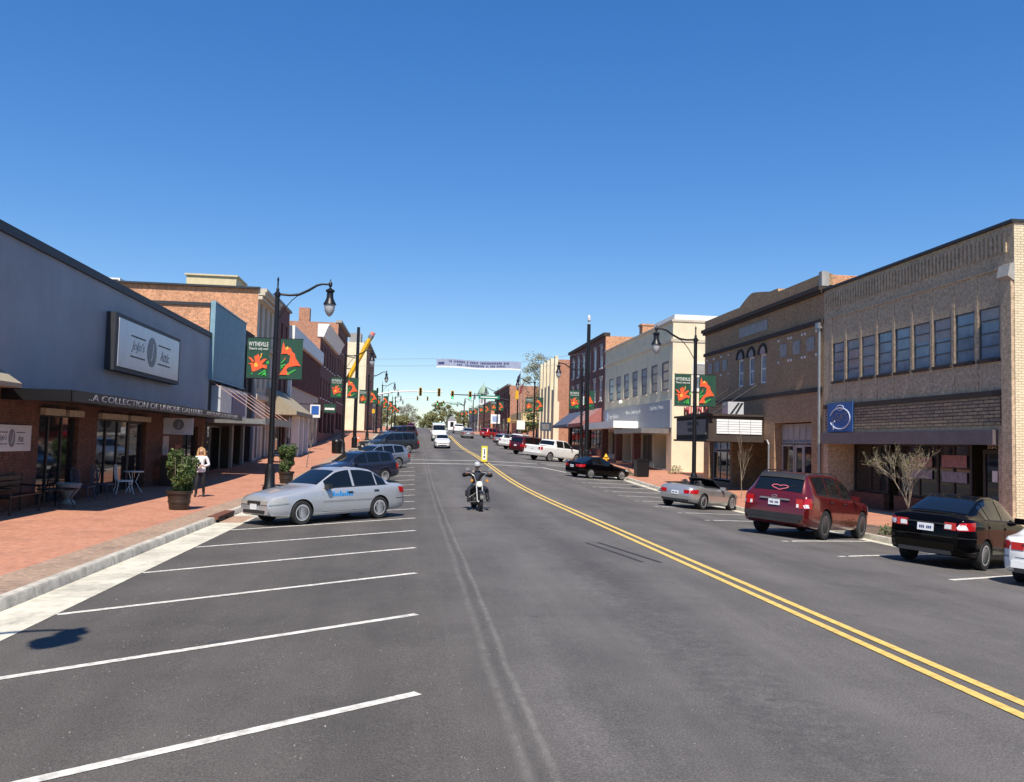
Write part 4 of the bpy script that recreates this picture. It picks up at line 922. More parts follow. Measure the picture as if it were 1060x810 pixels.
signal_mast('traffic_signal', 'farther green lit mast arm from the right with a green street sign', 13.3, 236, SZ(13, 236), 5.2, 12.6, (6.0, 7.6), M_BLACK, True, (9.5, 12.5))
t = thing('pedestrian_signal', 'yellow pedestrian signal box on its post at the junction, left kerb', 'signal', (-5.6, 122, SZ(-5.6, 122)))
mb = MB(); mb.tube([(-5.6, 122, SZ(-5.6, 122)), (-5.6, 122, 6.6)], .07, 8); mb.build('post', M_BLACK, t)
mb = MB(); mb.box(-5.9, -5.5, 121.7, 121.92, 5.7, 6.3); mb.build('signal_box', mat('bright_yellow', (.70, .40, .02), .5), t)
t = thing('pedestrian_signal', 'stacked yellow signal boxes on a post at the junction, right kerb', 'signal', (14.4, 122, SZ(14, 122)))
mb = MB(); mb.tube([(14.4, 122, SZ(14, 122)), (14.4, 122, 9.8)], .1, 8); mb.build('post', M_BLACK, t)
mb = MB(); mb.box(14.0, 14.45, 121.6, 121.88, 8.3, 9.5); mb.box(13.0, 13.4, 121.6, 121.88, 5.0, 5.6); mb.box(12.9, 14.4, 121.9, 121.96, 5.3, 5.36); mb.build('signal_box', MATS['bright_yellow'], t)
# flag poles
for y, lab, c in ((124.5, 'dark flag on a tall pole beyond the pier fronted building', (.03, .035, .09)), (121.0, 'red and white striped flag drooping on the right pole', (.30, .06, .07))):
    x = 15.0; z = SZ(x, y); t = thing('flagpole', lab, 'flag', (x, y, z))
    mb = MB(); mb.tube([(x, y, z), (x, y, z+(9.6 if y > 123 else 8))], [.06, .035], 8); mb.build('pole', M_STEEL, t)
    h = z+(9.5 if y > 123 else 7.9); mb = MB(); mb.add([(x, y, h), (x-.35, y-.1, h-.5), (x-.65, y-.1, h-1.8), (x-.1, y, h-1.3), (x, y+.02, h), (x-.35, y-.07, h-.5), (x-.65, y-.07, h-1.8), (x-.1, y+.03, h-1.3)], [(0, 1, 2, 3), (7, 6, 5, 4)]); mb.build('flag', mat('flag_%d' % y, c, .8, var=.5, scale=4), t)
# ------------------------------------------------------------------ signs on posts, hydrant, cones, bins
def post_sign(name, label, x, y, zc, w, h, m, mark=None, cat='sign'):
    z = SZ(x, y) if (x < KL or x > 12.8) else RZ(x, y); t = thing(name, label, cat, (x, y, z))
    mb = MB(); mb.tube([(x, y, z), (x, y, zc-h/2)], .035, 8); mb.build('post', M_STEEL, t)
    mb = MB(); mb.box(x-w/2, x+w/2, y-.02, y+.02, zc-h/2, zc+h/2); mb.build('sign_board', m, t)
    if mark: mb = MB(); mb.box(x-w*.32, x+w*.32, y-.026, y-.021, zc-h*.32, zc+h*.3); mb.build('sign_face', mark, t)
    return t
t = thing('projecting_sign', 'white edged blue square sign projecting from the long cream shop front', 'sign', (-8.9, 72, 4.0))
mb = MB(); mb.box(-8.45, -7.65, 71.96, 72.04, 3.7, 4.75); mb.build('sign_board', M_WHT, t); mb = MB(); mb.box(-8.35, -7.75, 71.94, 71.958, 3.95, 4.65); mb.build('sign_face', mat('sign_blue', (.03, .12, .42), .4), t)
mb = MB(); mb.tube([(-9.59, 72, 4.78), (-7.7, 72, 4.78)], .03, 6); mb.build('bracket', M_BLACK, t)
t = thing('projecting_sign', 'dark green sign projecting from the shop front before the bracketed brick building', 'sign', (-8.7, 84, 4.4))
mb = MB(); mb.box(-8.6, -7.5, 83.96, 84.04, 4.5, 5.3); mb.build('sign_board', M_GREENB, t); mb = MB(); mb.box(-8.5, -7.6, 83.94, 83.958, 4.75, 4.95); mb.build('sign_face', M_WHT, t)
mb = MB(); mb.tube([(-9.59, 84, 5.33), (-7.5, 84, 5.33)], .03, 6); mb.build('bracket', M_BLACK, t)
post_sign('shop_sign', 'white rounded sign board on a post past the parked pickups', 14.2, 116, 4.55, 1.1, 1.2, M_WHT)
post_sign('shop_sign', 'white panel sign with a blue face near the far red brick corner', 13.9, 150, 6.2, 1.6, 1.6, M_WHT, mat('sign_pale_blue', (.3, .4, .6), .5))
post_sign('parking_sign', 'small dark blue board sign beside the cream pier corner', 15.3, 101, 4.1, 1.3, 1.0, mat('dark_blue_board', (.04, .07, .11), .5), M_STEEL)
z = RZ(4.75, 58.6)
t = thing('crosswalk_sign', 'narrow yellow and white pedestrian crossing sign standing on the centre line', 'sign', (4.75, 58.6, z))
mb = MB(); mb.box(4.5, 5.0, 58.4, 58.8, z, z+.06); mb.build('base', M_TRIM, t)
mb = MB(); mb.prism([(4.55, z+.12), (4.6, z+.06), (4.9, z+.06), (4.95, z+.12), (4.95, z+1.12), (4.55, z+1.12)], lambda a, c, q: (a, 58.58+q, c), .03); mb.build('panel', mat('sign_yellow', (.80, .66, .02), .5), t)
mb = MB(); mb.box(4.62, 4.88, 58.57, 58.579, z+.2, z+1.0); mb.build('white_panel', M_WHT, t)
mb = MB(); mb.box(4.72, 4.79, 58.56, 58.569, z+.55, z+.8); mb.lathe([(.001, 58.56), (.05, 58.565)], (4.755, 0, z+.87), 8, 'y'); mb.prism([(4.66, z+.35), (4.84, z+.35), (4.75, z+.48)], lambda a, c, q: (a, 58.56+q, c), .009); mb.build('symbol', M_TRIM, t)
def litter_bin(label, x, y):
    z = SZ(x, y); t = thing('litter_bin', label, 'litter bin', (x, y, z))
    mb = MB(); mb.lathe([(.3, 0), (.32, .05), (.34, .8), (.36, .82), (.36, .88)], (x, y, z), 16)
    for k in range(20): a = 2*pi*k/20; mb.tube([(x+.335*cos(a), y+.335*sin(a), z+.05), (x+.355*cos(a), y+.355*sin(a), z+.82)], .012, 4)
    mb.build('body', M_BLACK, t, smooth=40)
    mb = MB(); mb.lathe([(.36, .88), (.34, .95), (.24, 1.08), (.12, 1.14), (.1, 1.14)], (x, y, z), 16); mb.build('lid', M_BLACK, t, smooth=40)
    return t
litter_bin('round black litter bin on the left pavement beside the second lamp', -5.75, 66.4)
x, y = 13.9, 52.2; z = SZ(x, y)
t = thing('litter_bin', 'square black litter bin on the right pavement by the cream building', 'litter bin', (x, y, z))
mb = MB(); mb.prism([(-.36, 0), (.36, 0), (.40, .95), (-.40, .95)], lambda a, c, q: (x+a, y-.38+q, z+c), .76); mb.build('body', M_BLACK, t)
mb = MB(); mb.box(x-.43, x+.43, y-.41, y+.41, z+.951, z+1.02); mb.box(x-.2, x+.2, y-.2, y+.2, z+1.02, z+1.1); mb.build('lid', M_BLACK, t)
x, y = 14.6, 65.3; z = SZ(x, y); YH = mat('hydrant_yellow', (.75, .42, .02), .45)
t = thing('fire_hydrant', 'yellow fire hydrant on the right pavement beyond the black coupe', 'hydrant', (x, y, z))
mb = MB(); mb.lathe([(.18, 0), (.18, .06), (.12, .08), (.12, .5), (.16, .52), (.16, .56), (.13, .6), (.08, .7), (.03, .74), (.03, .8)], (x, y, z), 12); mb.build('barrel', YH, t, smooth=40)
for s in (-1, 1): mb = MB(); mb.lathe([(.07, .1*s), (.07, .22*s), (.04, .24*s)], (x, y, z+.4), 8, 'x'); mb.build('outlet', YH, t)
OC = mat('cone_orange', (.80, .14, .02), .6)
for i, (x, y, lab) in enumerate(((15.1, 77.2, 'orange traffic cone nearer the road, left of its pair'), (15.9, 77.6, 'orange traffic cone nearer the shopfront, right of its pair'), (14.9, 74.6, 'orange traffic cone lying nearest the white pickup'), (-6.1, 97.0, 'orange traffic cone on the left pavement beside the third lamp'))):
    z = SZ(x, y); t = thing('traffic_cone', lab, 'traffic cone', (x, y, z), 0, 'orange cones on the pavement')
    mb = MB(); mb.box(x-.2, x+.2, y-.2, y+.2, z, z+.03); mb.build('base', OC, t)
    mb = MB(); mb.lathe([(.15, .03), (.03, .72)], (x, y, z), 12); mb.build('body', OC, t, smooth=60)
    mb = MB(); mb.lathe([(.108, .3), (.075, .48)], (x, y, z), 12); mb.build('collar', M_WHT, t)
# ------------------------------------------------------------------ benches and shop furniture (left)
def bench(label, x, y, rz, m):
    z = SZ(x, y); t = thing('bench', label, 'bench', (x, y, z), rz)
    mb = MB()
    for k in range(4): mb.box(-.85, .85, -.22+k*.11, -.13+k*.11, .42, .45)
    mb.build('seat', m, t, world=False, loc=(0, 0, 0))
    mb = MB()
    for k in range(3): mb.box(-.85, .85, .24, .27, .52+k*.13, .61+k*.13)
    mb.build('backrest', m, t, world=False, loc=(0, 0, 0))
    for s in (-.78, .78):
        mb = MB(); mb.tube([(s, -.2, 0), (s, -.2, .62), (s, .25, .64)], .025, 6); mb.tube([(s, .25, 0), (s, .25, .92)], .025, 6); mb.box(s-.02, s+.02, -.2, .25, .38, .42); mb.build('leg', M_BLACK, t, world=False, loc=(0, 0, 0))
    return t
bench('black iron bench against the brick wall under the small white sign', -9.35, 22.0, pi/2, M_BLACK)
bench('dark blue bench in front of the pale columns beyond the shrub', -8.1, 53.5, pi/2+.2, mat('bench_blue', (.05, .07, .12), .5))
x, y = -9.15, 23.9; z = SZ(x, y)
t = thing('low_table', 'low dark iron table standing at the edge of the canopy shade', 'table', (x, y, z))
mb = MB(); mb.lathe([(.5, .46), (.5, .49)], (x, y, z), 16); mb.build('tabletop', M_BLACK, t)
for k in range(4): a = k*pi/2+.5; mb = MB(); mb.tube([(x+.4*cos(a), y+.4*sin(a), z), (x+.3*cos(a), y+.3*sin(a), z+.25), (x+.42*cos(a), y+.42*sin(a), z+.46)], .018, 5); mb.build('leg', M_BLACK, t)
x, y = -9.3, 25.0; z = SZ(x, y)
t = tag(MB().lathe([(.18, 0), (.2, .05), (.1, .15), (.12, .2), (.28, .42), (.33, .55), (.3, .58), (.2, .5)], (x, y, z), 16).build('urn', M_STONE, None, (x, y, z), smooth=40), 'pale grey stone urn behind the low iron table', 'urn')
def wchair(name, label, x, y, rz, m, sc=1.0):
    z = SZ(x, y); t = thing(name, label, 'chair', (x, y, z), rz); q = dict(world=False, loc=(0, 0, 0))
    mb = MB(); mb.box(-.24*sc, .24*sc, -.24, .22, .40, .44); mb.build('seat', m, t, **q)
    mb = MB(); mb.tube([(-.22*sc, .22, .44), (-.23*sc, .27, .8), (-.12*sc, .28, .95), (.12*sc, .28, .95), (.23*sc, .27, .8), (.22*sc, .22, .44)], .018, 6)
    for k in range(5): a = (-.16+k*.08)*sc; mb.tube([(a, .22, .44), (a, .28, .92)], .01, 5)
    mb.build('backrest', m, t, **q)
    for s in (-1, 1):
        for u in (-.2, .2): mb = MB(); mb.tube([(s*.2*sc, u, .4), (s*.22*sc, u*1.1, .2), (s*.26*sc, u*1.35, 0)], .016, 5); mb.build('leg', m, t, **q)
    return t
M_CBLU = mat('chair_blue', (.05, .065, .10), .6)
wchair('armchair', 'dark blue chair under the canopy beside the brick pier, nearer one', -9.35, 26.2, pi/2, M_CBLU, 1.2)
wchair('armchair', 'dark blue chair under the canopy beside the brick pier, farther one', -9.3, 27.6, pi/2, M_CBLU, 1.2)
wchair('bistro_chair', 'white curled iron bistro chair before the shop windows', -9.35, 29.7, pi/2+.5, M_WHT)
x, y = -9.3, 30.5; z = SZ(x, y)
t = thing('bistro_table', 'small round white iron bistro table behind the white chair', 'table', (x, y, z))
mb = MB(); mb.lathe([(.32, .68), (.32, .71)], (x, y, z), 16); mb.build('tabletop', M_WHT, t)
for k in range(3): a = k*2.1; mb = MB(); mb.tube([(x+.3*cos(a), y+.3*sin(a), z), (x+.08*cos(a), y+.08*sin(a), z+.35), (x+.2*cos(a), y+.2*sin(a), z+.68)], .016, 5); mb.build('leg', M_WHT, t)
x, y = -9.2, 35.3; z = SZ(x, y)
t = thing('display_cabinet', 'dark wooden display shelves standing in the shade before the brick pier', 'cabinet', (x, y, z))
mb = MB(); mb.box(x-.25, x+.25, y-1.2, y+1.2, z+.1, z+.14); mb.box(x-.25, x+.25, y-1.2, y+1.2, z+.6, z+.64); mb.box(x-.25, x+.25, y-1.2, y+1.2, z+1.05, z+1.1); mb.build('shelf', mat('dark_wood', (.05, .03, .02), .6), t)
for s in (-1.2, 1.2): mb = MB(); mb.box(x-.25, x+.25, y+s-.03, y+s+.03, z, z+1.1); mb.build('side_panel', MATS['dark_wood'], t)
# ------------------------------------------------------------------ shrubs and trees
def leaves(n, pts_fn, size, rnd, m, name, parent, loc=None, smooth=False):
    mb = MB()
    for i in range(n):
        p, outw = pts_fn(rnd); sz = size*rnd.uniform(.6, 1.3)
        d = (Vector((rnd.gauss(0, 1), rnd.gauss(0, 1), rnd.gauss(0, 1)))+outw*.8).normalized(); a = d.orthogonal().normalized()
        a = (Matrix.Rotation(rnd.uniform(0, 6.28), 3, d) @ a); b = d.cross(a)
        c = Vector(p); mb.add([c-a*sz, c-b*sz*.5+d*sz*.15, c+a*sz, c+b*sz*.5+d*sz*.15], [(0, 1, 2, 3)], 0 if rnd.random() < .6 else 1)
    return mb.build(name, m, parent, recalc=False)
def potted_shrub(label, x, y, hw, h, lean, potm, seed):
    z = SZ(x, y); t = thing('planter', label, 'potted shrub', (x, y, z)); rnd = random.Random(seed)
    mb = MB(); mb.lathe([(.235, 0), (.25, .02), (.27, .17), (.285, .18), (.293, .24), (.28, .25), (.305, .42), (.335, .43), (.345, .51), (.31, .51), (.30, .42)], (x, y, z), 24); mb.build('pot', potm, t, smooth=40)
    mb = MB(); mb.lathe([(.30, .45), (.001, .46)], (x, y, z), 16); mb.build('soil', M_GRND, t)
    mb = MB()
    for k in range(9):
        a = rnd.uniform(0, 6.28); mb.tube([(x+.05*cos(a), y+.05*sin(a), z+.5), (x+.2*cos(a)+lean*.3, y+.2*sin(a), z+.9), (x+hw*.6*cos(a)+lean*.8, y+hw*.6*sin(a), z+.6+h*.75)], [.018, .012, .005], 5)
    mb.build('branches', M_BARK, t)
    lumps = [(rnd.uniform(-.6, .6), rnd.uniform(-.6, .6), rnd.uniform(.1, .9), rnd.uniform(.55, 1.0)) for _ in range(22)]
    def fn(r):
        l = lumps[r.randrange(len(lumps))]; u = Vector((r.gauss(0, 1), r.gauss(0, 1), r.gauss(0, 1))).normalized(); k = r.random()**.4*l[3]*.52
        v = Vector((l[0]+u.x*k, l[1]+u.y*k, 0)); hh = l[2]+u.z*k*.45; wd = hw*(.75+.5*min(1, max(0, hh))*(1-.35*max(0, hh)))
        return (x+v.x*wd+lean*max(0, hh), y+v.y*wd, z+.47+max(-.02, hh)*h), u
    leaves(5200, fn, .046, rnd, [M_LEAF, M_LEAF2], 'foliage', t)
    return t
M_POT = mat('brown_pot', (.035, .026, .02), .45, var=.2)
potted_shrub('round leafy green shrub in a ribbed dark brown pot on the near brick pavement', -6.2, 24.3, .45, 1.1, .08, M_POT, 1)
potted_shrub('narrow green shrub in a pot on the pavement beyond the silver sedan', -5.35, 38.0, .40, 1.15, 0, M_POT, 5)
def branch_tree(mb, p, d, L, r, depth, rnd, spread, tips, up=.15, seg=3, ratio=.72, nb=(2, 3)):
    pts = [p]; q = Vector(p); dd = Vector(d)
    for i in range(seg):
        dd = (dd+Vector((rnd.gauss(0, .09), rnd.gauss(0, .09), up*.3))).normalized(); q = q+dd*L/seg; pts.append(q.copy())
    mb.tube(pts, [r*(1-.45*i/seg) for i in range(seg+1)], 6 if depth > 1 else 4, cap=False)
    if depth == 0: tips.append((q, dd)); return
    for k in range(rnd.randint(*nb)):
        a = rnd.uniform(0, 6.28); o = dd.orthogonal().normalized(); o = Matrix.Rotation(a, 3, dd) @ o
        nd = (dd+o*spread*rnd.uniform(.6, 1.2)+Vector((0, 0, up))).normalized()
        s = pts[rnd.randint(max(1, seg-1), seg)]
        branch_tree(mb, s, nd, L*ratio*rnd.uniform(.8, 1.15), r*(.6 if depth > 4 else .54), depth-1, rnd, spread, tips, up, seg, ratio, nb)
def bare_tree(name, label, x, y, stems, L, r, depth, seed, spread, bud, z=None, up=.15, bm=None, nb=(3, 4)):
    z = SZ(x, y)-.03 if z is None else z; t = thing(name, label, 'tree', (x, y, z)); rnd = random.Random(seed); mb = MB(); tips = []
    for k in range(stems):
        a = 6.28*k/stems+.6; s = .36 if stems > 1 else .02
        branch_tree(mb, Vector((x+.05*cos(a)*(stems > 1), y+.05*sin(a)*(stems > 1), z)), Vector((s*cos(a), s*sin(a), 1)).normalized(), L, r, depth, rnd, spread, tips, up, nb=nb)
    mb.build('trunk', bm or M_BARK, t, smooth=60)
    if bud:
        def fn(q):
            p, d = tips[q.randrange(len(tips))]; return p-d*q.uniform(0, .25)+Vector((q.gauss(0, .03), q.gauss(0, .03), q.gauss(0, .03))), d
        leaves(bud, fn, .022, rnd, [mat('bud', (.24, .19, .10), .8), mat('bud_green', (.20, .20, .07), .8)], 'crown', t)
    return t
bare_tree('small_tree', 'small many stemmed tree with bare budding twigs behind the black sedan', 14.55, 24.3, 1, 1.05, .032, 4, 19, .78, 900, up=.17, nb=(3, 5), bm=mat('pale_twig', (.30, .25, .18), .9, var=.4, scale=9))
bare_tree('sapling', 'thin bare pale sapling before the theatre entrance', 14.6, 37.6, 1, 1.2, .018, 3, 4, .35, 0, up=.4, bm=MATS['pale_twig'])
bare_tree('sapling', 'thin bare sapling on the left pavement before the cream shops', -5.9, 49.6, 1, 1.2, .03, 3, 8, .45, 0, up=.3)
def tuft(label, x, y, s, seed, n=220):
    z = SZ(x, y); t = thing('bush', label, 'plant', (x, y, z-.02)); rnd = random.Random(seed)
    def fn(q):
        u = Vector((q.gauss(0, 1), q.gauss(0, 1), abs(q.gauss(0, 1)))).normalized()*q.random()**.4*s; return (x+u.x, y+u.y, z+u.z*1.1), u
    leaves(n, fn, .05, rnd, [M_LEAF, M_LEAF2], 'foliage', t)
    mb = MB(); 
    for k in range(5): a = k*1.25; mb.tube([(x, y, z-.02), (x+s*.6*cos(a), y+s*.6*sin(a), z+s*.7)], .01, 4)
    mb.build('stems', M_BARK, t)
tuft('low green bush at the foot of the cream side wall', 16.8, 54.6, .55, 2)
tuft('small weed tuft in the bed left of the bare tree', 13.3, 23.2, .3, 3, 120)
tuft('small weed tuft in the bed behind the black sedan', 13.5, 22.2, .28, 4, 120)
tuft('low tuft of plants on the kerb beside the black coupe', 13.5, 54.4, .4, 6, 160)
mb = MB(); 
struct(strip('planting_bed', lambda y: [13.0, 14.3], mat('mulch', (.16, .11, .075), .95, var=.5, scale=5), lambda x, y: SZ(x, y)+.006, [21.6, 23, 25, 27, 28]))
struct(strip('planting_bed', lambda y: [13.0, 14.2], MATS['mulch'], lambda x, y: SZ(x, y)+.006, [53, 55, 57]))
def leafy_tree(name, label, x, y, z, h, cw, n, seed, mats, size, group=None, trunk=.25, lump=14, base=.25):
    t = thing(name, label, 'tree', (x, y, z), 0, group); rnd = random.Random(seed); mb = MB(); tips = []
    branch_tree(mb, Vector((x, y, z-.1)), Vector((0, 0, 1)), h*.33, trunk, 4, rnd, .6, tips, .18, ratio=.74)
    mb.build('trunk', M_BARK, t)
    L = [(rnd.uniform(-1, 1), rnd.uniform(-1, 1), rnd.uniform(base, .95), rnd.uniform(.14, .30)) for _ in range(lump)]
    L = [l for l in L if (l[0]**2+l[1]**2)**.5 < 1.15-.9*abs(l[2]-.5)]+[(.1, 0, .86, .22), (0, 0, .55, .5)]
    def fn(q):
        l = L[q.randrange(len(L))]; u = Vector((q.gauss(0, 1), q.gauss(0, 1), q.gauss(0, 1))).normalized(); k = q.random()**.45*l[3]
        return (x+(l[0]*.75+u.x*k)*cw, y+(l[1]*.75+u.y*k)*cw, z+h*(l[2]*.9)+u.z*k*cw*.8), u
    leaves(n, fn, size, rnd, mats, 'crown', t)
    return t
leafy_tree('spring_tree', 'tall pale green spring tree rising behind the pier fronted building', 18.3, 121, SZ(17, 121)-.4, 14.2, 4.6, 5200, 21, [M_SPRING, M_SPRING2], .12, lump=60, base=.25)
leafy_tree('round_tree', 'dark green bushy tree beside the far street lamp on the right', 15.6, 119.0, SZ(15.6, 119)-.1, 4.2, 1.9, 1800, 25, [M_LEAF, M_SPRING], .16, base=.15)
leafy_tree('round_tree', 'brown green tree behind the low cream fascia shop', 19.0, 134, SZ(17, 134)-.5, 8.4, 3.0, 2400, 27, [mat('olive_foliage', (.17, .165, .06), .8, var=.3), M_SPRING], .17, base=.2)
for i, (x, y, h, cw, mt, lab) in enumerate(((-24, 338, 8.5, 7, 0, 'pale green bushy tree at the far street end, leftmost of the row'), (-13, 330, 7.5, 6, 0, 'low yellow green tree past the far end of the left row'), (-14, 356, 12.5, 7, 1, 'bare brownish tree behind the low yellow green trees'),
        (-3, 352, 11.5, 6, 1, 'twiggy brown tree left of the red truck in the distance'), (6, 335, 7.2, 6, 0, 'low pale green shrub like tree at the end of the road'), (11, 360, 14, 5.5, 0, 'tallest green tree at the very end of the street'), (19, 356, 9, 5.5, 0, 'green tree right of the tallest one at the street end'),
        (27, 352, 14, 6.5, 1, 'grey bare tree behind the white house'), (35, 345, 10, 6.5, 1, 'grey twiggy tree at right of the white house'), (-34, 350, 11, 8, 1, 'bare tree far left behind the row of shops'), (46, 350, 10, 8, 0, 'green tree far right behind the row of shops'), (-5, 322, 5, 4.5, 0, 'small yellow green bush at the left verge far off'))):
    leafy_tree('far_tree', lab, x, y, 6.8, h, cw, 4600, 40+i, [M_SPRING, MATS['olive_foliage']] if mt == 0 else [M_SPRING2, M_SPRING2], .30 if mt == 0 else .2, 'trees at the end of the street', base=.06, lump=70)
# ------------------------------------------------------------------ vehicles
S = .9                                             # site units per metre used throughout this street
class Body:
    def __init__(s, top, belt, hw, roofw, bot, L):
        s.P = (top, belt, hw, roofw, bot); s.L = L
    def g(s, k, t, sm=.05): return sum(lerp(s.P[k], min(s.L, max(0, t+o))) for o in (-sm, -sm/2, 0, sm/2, sm))/5
    def ring(s, t):
        zt, zs, W, wr, zb = (s.g(k, t, .09 if k == 2 else .05) for k in range(5)); zs = min(zs, zt-.015); h = zs-zb; c = min(.03, (zt-zs)*.4)
        k = min(1, (zt-zs)/.25); wt = min(wr, W*.93)
        return [(0, zb), (.8*W, zb), (.93*W, zb+.02), (.975*W, zb+.09), (.995*W, zb+.3*h), (W, zb+.55*h), (.99*W, zb+.80*h), (.968*W, zb+.94*h), (.93*W, zs),
                (.93*W+(wt-.93*W)*.33, zs+(zt-c-zs)*.33), (.93*W+(wt-.93*W)*.67, zs+(zt-c-zs)*.68), (wt, zt-c), (wt*.9, zt-c*.45), (wt*.55, zt-c*.1), (0, zt)]
    NB, NR, NT = 8, 11, 14                         # belt, roof edge, top index
    def pt(s, t, q, side=1, off=0):
        r = s.ring(t); i = min(int(q), 13); f = q-i
        p = Vector((side*(r[i][0]+(r[i+1][0]-r[i][0])*f), s.L/2-t, r[i][1]+(r[i+1][1]-r[i][1])*f))
        if off:
            e = .02; a = s.pt(min(s.L, t+e), q, side)-s.pt(max(0, t-e), q, side); b = s.pt(t, min(14, q+.05), side)-s.pt(t, max(0, q-.05), side)
            n = a.cross(b)*(-side)
            n = n.normalized() if n.length > 1e-9 else Vector((side, 0, 0))
            if n.dot(Vector((p.x*1.0, 0, p.z-.6))) < 0: n = -n
            p += n*off
        return p
    def zq(s, t, z):
        r = s.ring(t)
        for i in range(1, s.NB):
            if r[i+1][1] >= z: return i+max(0, (z-r[i][1]))/max(1e-6, r[i+1][1]-r[i][1])
        return float(s.NB)
    def patch(s, mb, c4, side, off, n=6, m=4, zmode=False, mi=None, arch=None):
        """c4: corners (t,q) in order a,b,c,d (a->b along the car, a->d upward)"""
        a, b, c, d = c4; vs = []
        for j in range(m+1):
            for i in range(n+1):
                u, v = i/n, j/m
                t = (a[0]*(1-u)+b[0]*u)*(1-v)+(d[0]*(1-u)+c[0]*u)*v; q = (a[1]*(1-u)+b[1]*u)*(1-v)+(d[1]*(1-u)+c[1]*u)*v
                if zmode: q = s.zq(t, q)
                vs.append(S*s.pt(t, q, side, off))
        fs = [(j*(n+1)+i, j*(n+1)+i+1, (j+1)*(n+1)+i+1, (j+1)*(n+1)+i) for j in range(m) for i in range(n)]
        if arch: fs = [f for f in fs if all(math.hypot(vs[i].y-S*ya, vs[i].z-S*arch[1]) > S*arch[1]*1.17 for i in f for ya in arch[0])]
        mb.add(vs, fs, mi)
    def across(s, mb, t0, t1, off, wf=.92, n=10, m=5):
        """patch across the top, t0 (low edge) to t1"""
        vs = []
        for j in range(m+1):
            for i in range(n+1):
                u = -1+2*i/n; t = t0+(t1-t0)*j/m; q = 14-3*abs(u)*wf*.98
                vs.append(S*s.pt(t, q, 1 if u >= 0 else -1, off))
        mb.add(vs, [(j*(n+1)+i, j*(n+1)+i+1, (j+1)*(n+1)+i+1, (j+1)*(n+1)+i) for j in range(m) for i in range(n)])
LOC0 = dict(world=False, loc=(0, 0, 0))
def wheel(parent, x, y, r, wd, spokes, hub=False, rimm=None):
    w_ = empty('wheel', (x, y, r)); w_.parent = parent; sg = 1 if x > 0 else -1
    mb = MB(); mb.lathe([(r*.66, -wd/2), (r*.93, -wd/2), (r, -wd*.36), (r, wd*.36), (r*.93, wd/2), (r*.66, wd/2)], (0, 0, 0), 28, 'x'); mb.build('tyre', M_TYRE, w_, smooth=40, **LOC0)
    mb = MB(); o = sg*wd*.5
    mb.lathe([(r*.67, o), (r*.60, o*1.02), (r*.58, o*.75)], (0, 0, 0), 28, 'x', 0)
    mb.lathe([(r*.665, o*.55), (.001, o*.56)], (0, 0, 0), 20, 'x', 1)
    mb.lathe([(r*.16, o*.6), (r*.16, o*.98), (.001, o*1.0)], (0, 0, 0), 14, 'x', 0)
    for k in range(spokes):
        a = 2*pi*k/spokes; ww = r*(.11 if not hub else .085)
        d = Vector((0, cos(a), sin(a))); e = Vector((0, -sin(a), cos(a))); p = []
        for rr, w2, dx in ((r*.1, ww, .94), (r*.62, ww*.9, .88)):
            for u in (-1, 1): p.append(Vector((o*dx, 0, 0))+d*rr+e*w2*u)
        p += [v-Vector((o*.3, 0, 0)) for v in p]
        mb.add(p, [(0, 1, 3, 2), (4, 6, 7, 5), (0, 2, 6, 4), (1, 5, 7, 3)], 0)
    if hub: mb.lathe([(r*.42, o*.80), (r*.4, o*.97), (.001, o*1.0)], (0, 0, 0), 20, 'x', 0)
    mb.build('rim', [rimm or M_RIM, M_TRIM], w_, smooth=30, **LOC0)
SPEC = {}
SPEC['sedan'] = dict(L=4.83, wb=2.72, fo=.95, R=.325, hub=True, spokes=9,
  top=[(0, .62), (.05, .76), (.25, .84), (.8, .94), (1.3, 1.0), (1.48, 1.04), (2.2, 1.44), (2.55, 1.51), (3.1, 1.505), (3.5, 1.44), (4.15, 1.08), (4.3, 1.01), (4.74, .98), (4.83, .86)],
  belt=[(0, .56), (.05, .69), (.25, .77), (1.3, .92), (2.2, .95), (4.1, .98), (4.74, .95), (4.83, .82)],
  hw=[(0, .60), (.1, .72), (.35, .82), (.9, .87), (3.7, .88), (4.4, .85), (4.68, .78), (4.78, .70), (4.83, .56)], roofw=[(0, .5), (1.2, .68), (1.5, .68), (2.25, .57), (3.4, .57), (4.15, .64), (4.83, .56)],
  bot=[(0, .30), (.1, .25), (.9, .2), (3.9, .2), (4.7, .28), (4.83, .38)], shield=(1.53, 2.2), rear=(4.1, 3.55), side=[(1.75, 2.68, 1), (2.76, 3.55, 1), (3.60, 3.95, 1)], doors=[(1.62, 2.72), (2.73, 3.68)], grille=(.38, .56, .74), bumper=.42)
SPEC['compact'] = dict(SPEC['sedan'], L=4.45, wb=2.6, fo=.85, R=.31, hub=True, spokes=10,
  top=[(0, .6), (.05, .74), (.25, .82), (1.15, 1.02), (1.3, 1.06), (2.1, 1.46), (2.5, 1.51), (2.9, 1.495), (3.2, 1.42), (3.55, 1.28), (3.9, 1.12), (3.98, 1.10), (4.33, 1.07), (4.40, 1.02), (4.45, .80)],
  belt=[(0, .54), (.05, .66), (.25, .74), (1.2, .94), (2.2, 1.0), (3.6, 1.03), (3.9, 1.04), (4.33, 1.02), (4.40, .96), (4.45, .74)],
  hw=[(0, .58), (.1, .70), (.35, .80), (.9, .84), (3.6, .85), (4.1, .83), (4.3, .78), (4.4, .70), (4.45, .56)], roofw=[(0, .5), (1.1, .66), (1.3, .66), (2.15, .56), (3.2, .53), (3.9, .60), (4.45, .50)],
  bot=[(0, .30), (.1, .25), (.9, .2), (3.5, .2), (4.3, .28), (4.45, .36)], shield=(1.36, 2.12), rear=(3.86, 3.22), side=[(1.6, 2.45, 1), (2.53, 3.2, 1), (3.25, 3.45, 1)], doors=[(1.45, 2.48), (2.49, 3.4)])
